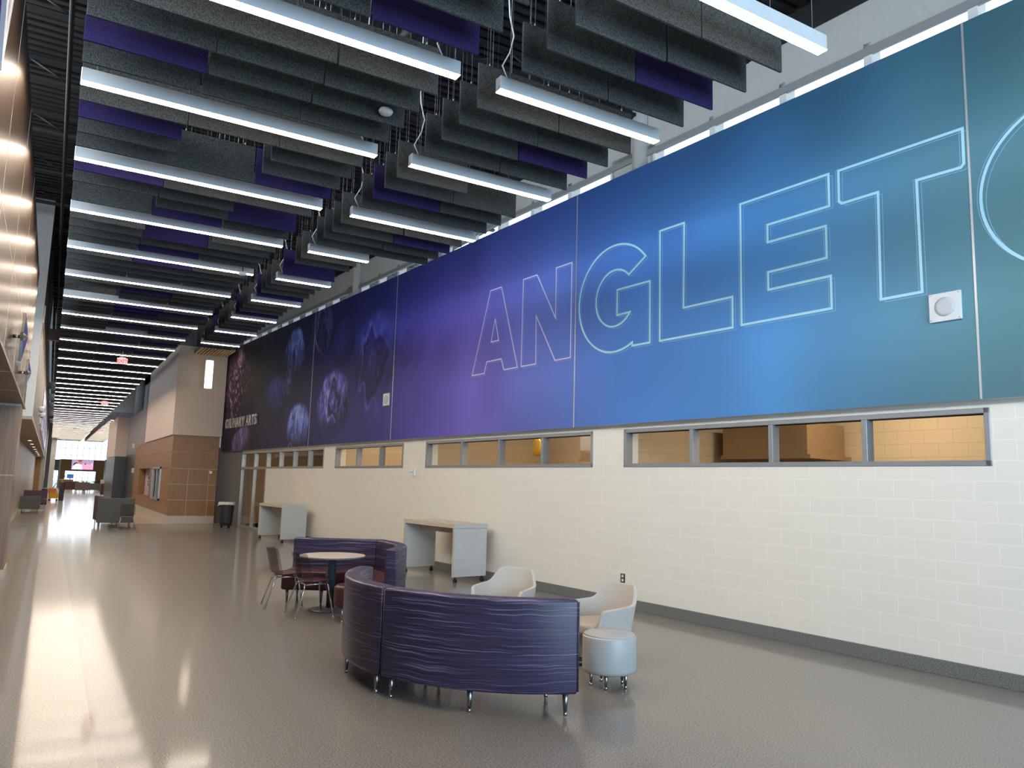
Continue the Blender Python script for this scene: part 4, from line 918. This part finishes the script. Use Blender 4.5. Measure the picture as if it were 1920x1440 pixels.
shell_chair(2.98, 11.16, -.14, 'smoked shell chair with chrome legs, the farther left one at the round table')
shell_chair(2.32, 28.25, PI / 2, 'dark shell chair standing behind the grey high-backed sofa')

# armchairs: moulded tub with sloping arms
def armchair(x, Y, rz, label):
    t = thing('tub_armchair', label, 'armchair', (x, Y, 0), rz, 'pale tub armchairs'); t.scale = (.88, .88, .95)
    mb = MB(); n = 36; rows = []
    def top(a):     # height of the rim round the tub, a = angle from the back (0) to the arm fronts (pi)
        a = abs(a)
        if a < .50: return .80
        if a < 1.05: q = (a - .50) / .55; return .80 - .18 * (q * q * (3 - 2 * q))
        if a < 1.95: return .62 - .03 * (a - 1.05)
        q = min(1, (a - 1.95) / .45); return .593 - .26 * q * q * q
    A_ = 2.36
    for lvl in range(9):
        row = []
        for i in range(n + 1):
            a = -A_ + 2 * A_ * i / n; q = lvl / 8; z = .285 + (top(a) - .285) * q
            rx = .315 + .055 * q; ry = .335 + .035 * q
            back = .07 * max(0, math.cos(a)) * (z - .3) / .5
            # superellipse plan
            ca, sa = math.cos(a), math.sin(a); e = .72
            px = -(rx * math.copysign(abs(ca) ** e, ca)) - back; py = ry * math.copysign(abs(sa) ** e, sa)
            row.append(mb.bm.verts.new((px, py, z)))
        rows.append(row)
    for a, b in zip(rows, rows[1:]):
        for i in range(n): mb.bm.faces.new([a[i], a[i + 1], b[i + 1], b[i]]).smooth = True
    o = mb.build('tub_shell', M['linen'], t); so = o.modifiers.new('solid', 'SOLIDIFY'); so.thickness = .045; so.offset = 1; bv = o.modifiers.new('bev', 'BEVEL'); bv.width = .018; bv.segments = 3; bv.limit_method = 'ANGLE'; bv.angle_limit = .9
    o.modifiers.new('sub', 'SUBSURF').levels = 1
    MB().prism([(.34, -.24), (.36, -.1), (.365, 0), (.36, .1), (.34, .24), (.2, .30), (-.2, .29), (-.28, .15), (-.28, -.15), (-.2, -.29), (.2, -.30)], .32, .435).build('seat_cushion', M['seatlinen'], t, bevel=.035, seg=4)
    MB().lathe([(.30, .05), (.30, .30), (.29, .31)], 4).build('plinth', M['seatlinen'], t, rotz=PI / 4, bevel=.02)
    MB().lathe([(.36, 0), (.36, .02), (.34, .05)], 40).build('swivel_base', M['black'], t)
    return t
armchair(5.02, 6.60, PI + .12, 'pale tub armchair right of the nearest sofa, behind the round stool')
armchair(4.80, 8.14, PI + .62, 'pale tub armchair farther back, showing over the nearest sofa')

# grey stool
t = thing('round_stool', 'round pale grey stool with tapered metal legs beside the armchair', 'stool', (4.52, 5.74, 0))
MB().lathe([(.215, .128), (.238, .14), (.245, .165), (.245, .435), (.238, .452)], 56).build('body', M['vinylgrey'], t)
MB().lathe([(.238, .452), (.225, .463), (.12, .467)], 56).build('top', M['vinylgrey'], t)
for a in (150, 222, 294, 6, 78): tapered_leg((.165 * math.cos(math.radians(a)), .165 * math.sin(math.radians(a))), .135, t, .021)

# mobile counters
def counter(x, Y, label, cable=True):
    t = thing('mobile_counter', label, 'counter', (x, Y, 0), math.radians(6.0), 'white mobile counters'); Lc, Dc, Hc = 1.86, .74, 1.04
    tp = MB().box(0, Dc, 0, Lc, Hc - .075, Hc).build('top', M['countertop'], t, bevel=.003, seg=1)
    MB().box(.0005, Dc - .001, -.004, .0, Hc - .074, Hc - .001).build('edge_band', M['counter'], tp)
    MB().lathe([(.04, Hc), (.04, Hc + .003)], 20).build('grommet', plain('grommet_red', (.25, .09, .05), .5), tp, loc=(Dc * .55, Lc * .45, 0))
    for k, y_ in enumerate((0.003, Lc - .045)):
        MB().box(.012, Dc - .01, y_, y_ + .042, .10, Hc - .078).build('end_panel', M['counter'], t, bevel=.002, seg=1)
        MB().box(.005, .012, y_, y_ + .042, .10, Hc - .078).build('front_edge', M['countertop'], t)
    MB().box(.34, .36, .045, Lc - .045, Hc - .20, Hc - .078).build('apron', M['countertop'], t)
    for cx_ in (.07, Dc - .08):
        for cy_ in (.025, Lc - .025):
            c = MB().box(-.012, .012, -.02, .02, .05, .102).build('caster', M['black'], t, loc=(cx_, cy_, 0))
            for q in (-.018, .018):
                w_ = MB().lathe([(.034, -.009), (.034, .009)], 18).build('wheel', M['black'], c, loc=(q, 0, .034)); w_.rotation_euler = (0, PI / 2, 0)
    if cable:
        c = thing('power_cable', 'coiled black power cable hanging under the nearer counter', 'cable', (x + .42, Y + .72, 0), math.radians(6))
        pts = [(0, 0, .96), (0, 0, .60), (-.01, .0, .52)]
        for i in range(40): a = i * .62; pts.append((.045 * math.sin(a * .7), .085 * math.sin(a) - .03, .42 + .045 * math.cos(a * 1.3) + .03 * math.sin(a)))
        MB().tube(pts, .006, 6).build('cord', M['black'], c); MB().box(-.012, .012, -.15, -.09, .40, .425).build('plug', M['black'], c)
    return t
counter(6.37, 12.62, 'pale counter on casters against the block wall, the nearer of two')
counter(5.63, 21.75, 'pale counter on casters farther along the block wall', False)

# waste bin
t = thing('waste_bin', 'charcoal waste bin with white liner on a wheeled dolly', 'bin', (5.47, 28.6, 0))
MB().lathe([(.20, .14), (.215, .20), (.255, .85), (.262, .88)], 40).build('body', M['bin'], t)
lm = MB(); rows = []; rl = random.Random(2)
for r_, z, j in ((.245, .885, 0), (.275, .90, .004), (.285, .84, .012), (.288, .76, .022)):
    rows.append([lm.bm.verts.new(((r_ + rl.uniform(-j, j)) * math.cos(2 * PI * k / 40), (r_ + rl.uniform(-j, j)) * math.sin(2 * PI * k / 40), z - (.05 * math.sin(k * .16) if j > .02 else 0) + rl.uniform(-j, j) * .4)) for k in range(40)])
for a, b in zip(rows, rows[1:]):
    for k in range(40): lm.bm.faces.new([a[k], a[(k + 1) % 40], b[(k + 1) % 40], b[k]]).smooth = True
lm.build('liner', M['bag'], t)
dl = MB().lathe([(.22, .09), (.23, .13), (.20, .14)], 32).build('dolly', M['black'], t)
for a in range(4): MB().lathe([(.045, -.012), (.045, .012)], 16).build('wheel', M['black'], dl, loc=(.17 * math.cos(a * PI / 2 + .6), .17 * math.sin(a * PI / 2 + .6), .045)).rotation_euler = (PI / 2, 0, a * .7)

# ================================================================== behind the camera: the end wall with its entrance glazing
ew = MB(); ew.box(-9, .4, -6.6, -6.4, 0, 8.05).box(8.2, 9.5, -6.6, -6.4, 0, 8.05).box(.4, 8.2, -6.6, -6.4, 5.6, 8.05).box(.4, 8.2, -6.6, -6.4, 0, .3)
struct('wall_back', ew, M['white'])
f = MB()
for i in range(7): f.box(.4 + i * 1.29, .48 + i * 1.29, -6.6, -6.45, .3, 5.6)
for z in (.3, 2.3, 4.0, 5.54): f.box(.4, 8.2, -6.6, -6.45, z, z + .06)
fo = struct('window_13', f, M['frame']); MB().box(.4, 8.2, -6.53, -6.52, .3, 5.6).build('pane', M['daypane'], parent=fo)
struct('wall_far_left', MB().box(-5.2, -5.0, -6.5, 17, 0, 2.93).box(-3.4, -3.2, -6.5, 20.3, 2.9, 8.05), M['laminate'])
struct('wall_lobby_back', MB().box(-9, -2.2, 73, 73.3, 0, 8.05).box(-9.2, -9, 60, 106, 0, 8.05), M['white'])
bpy.context.view_layer.update()
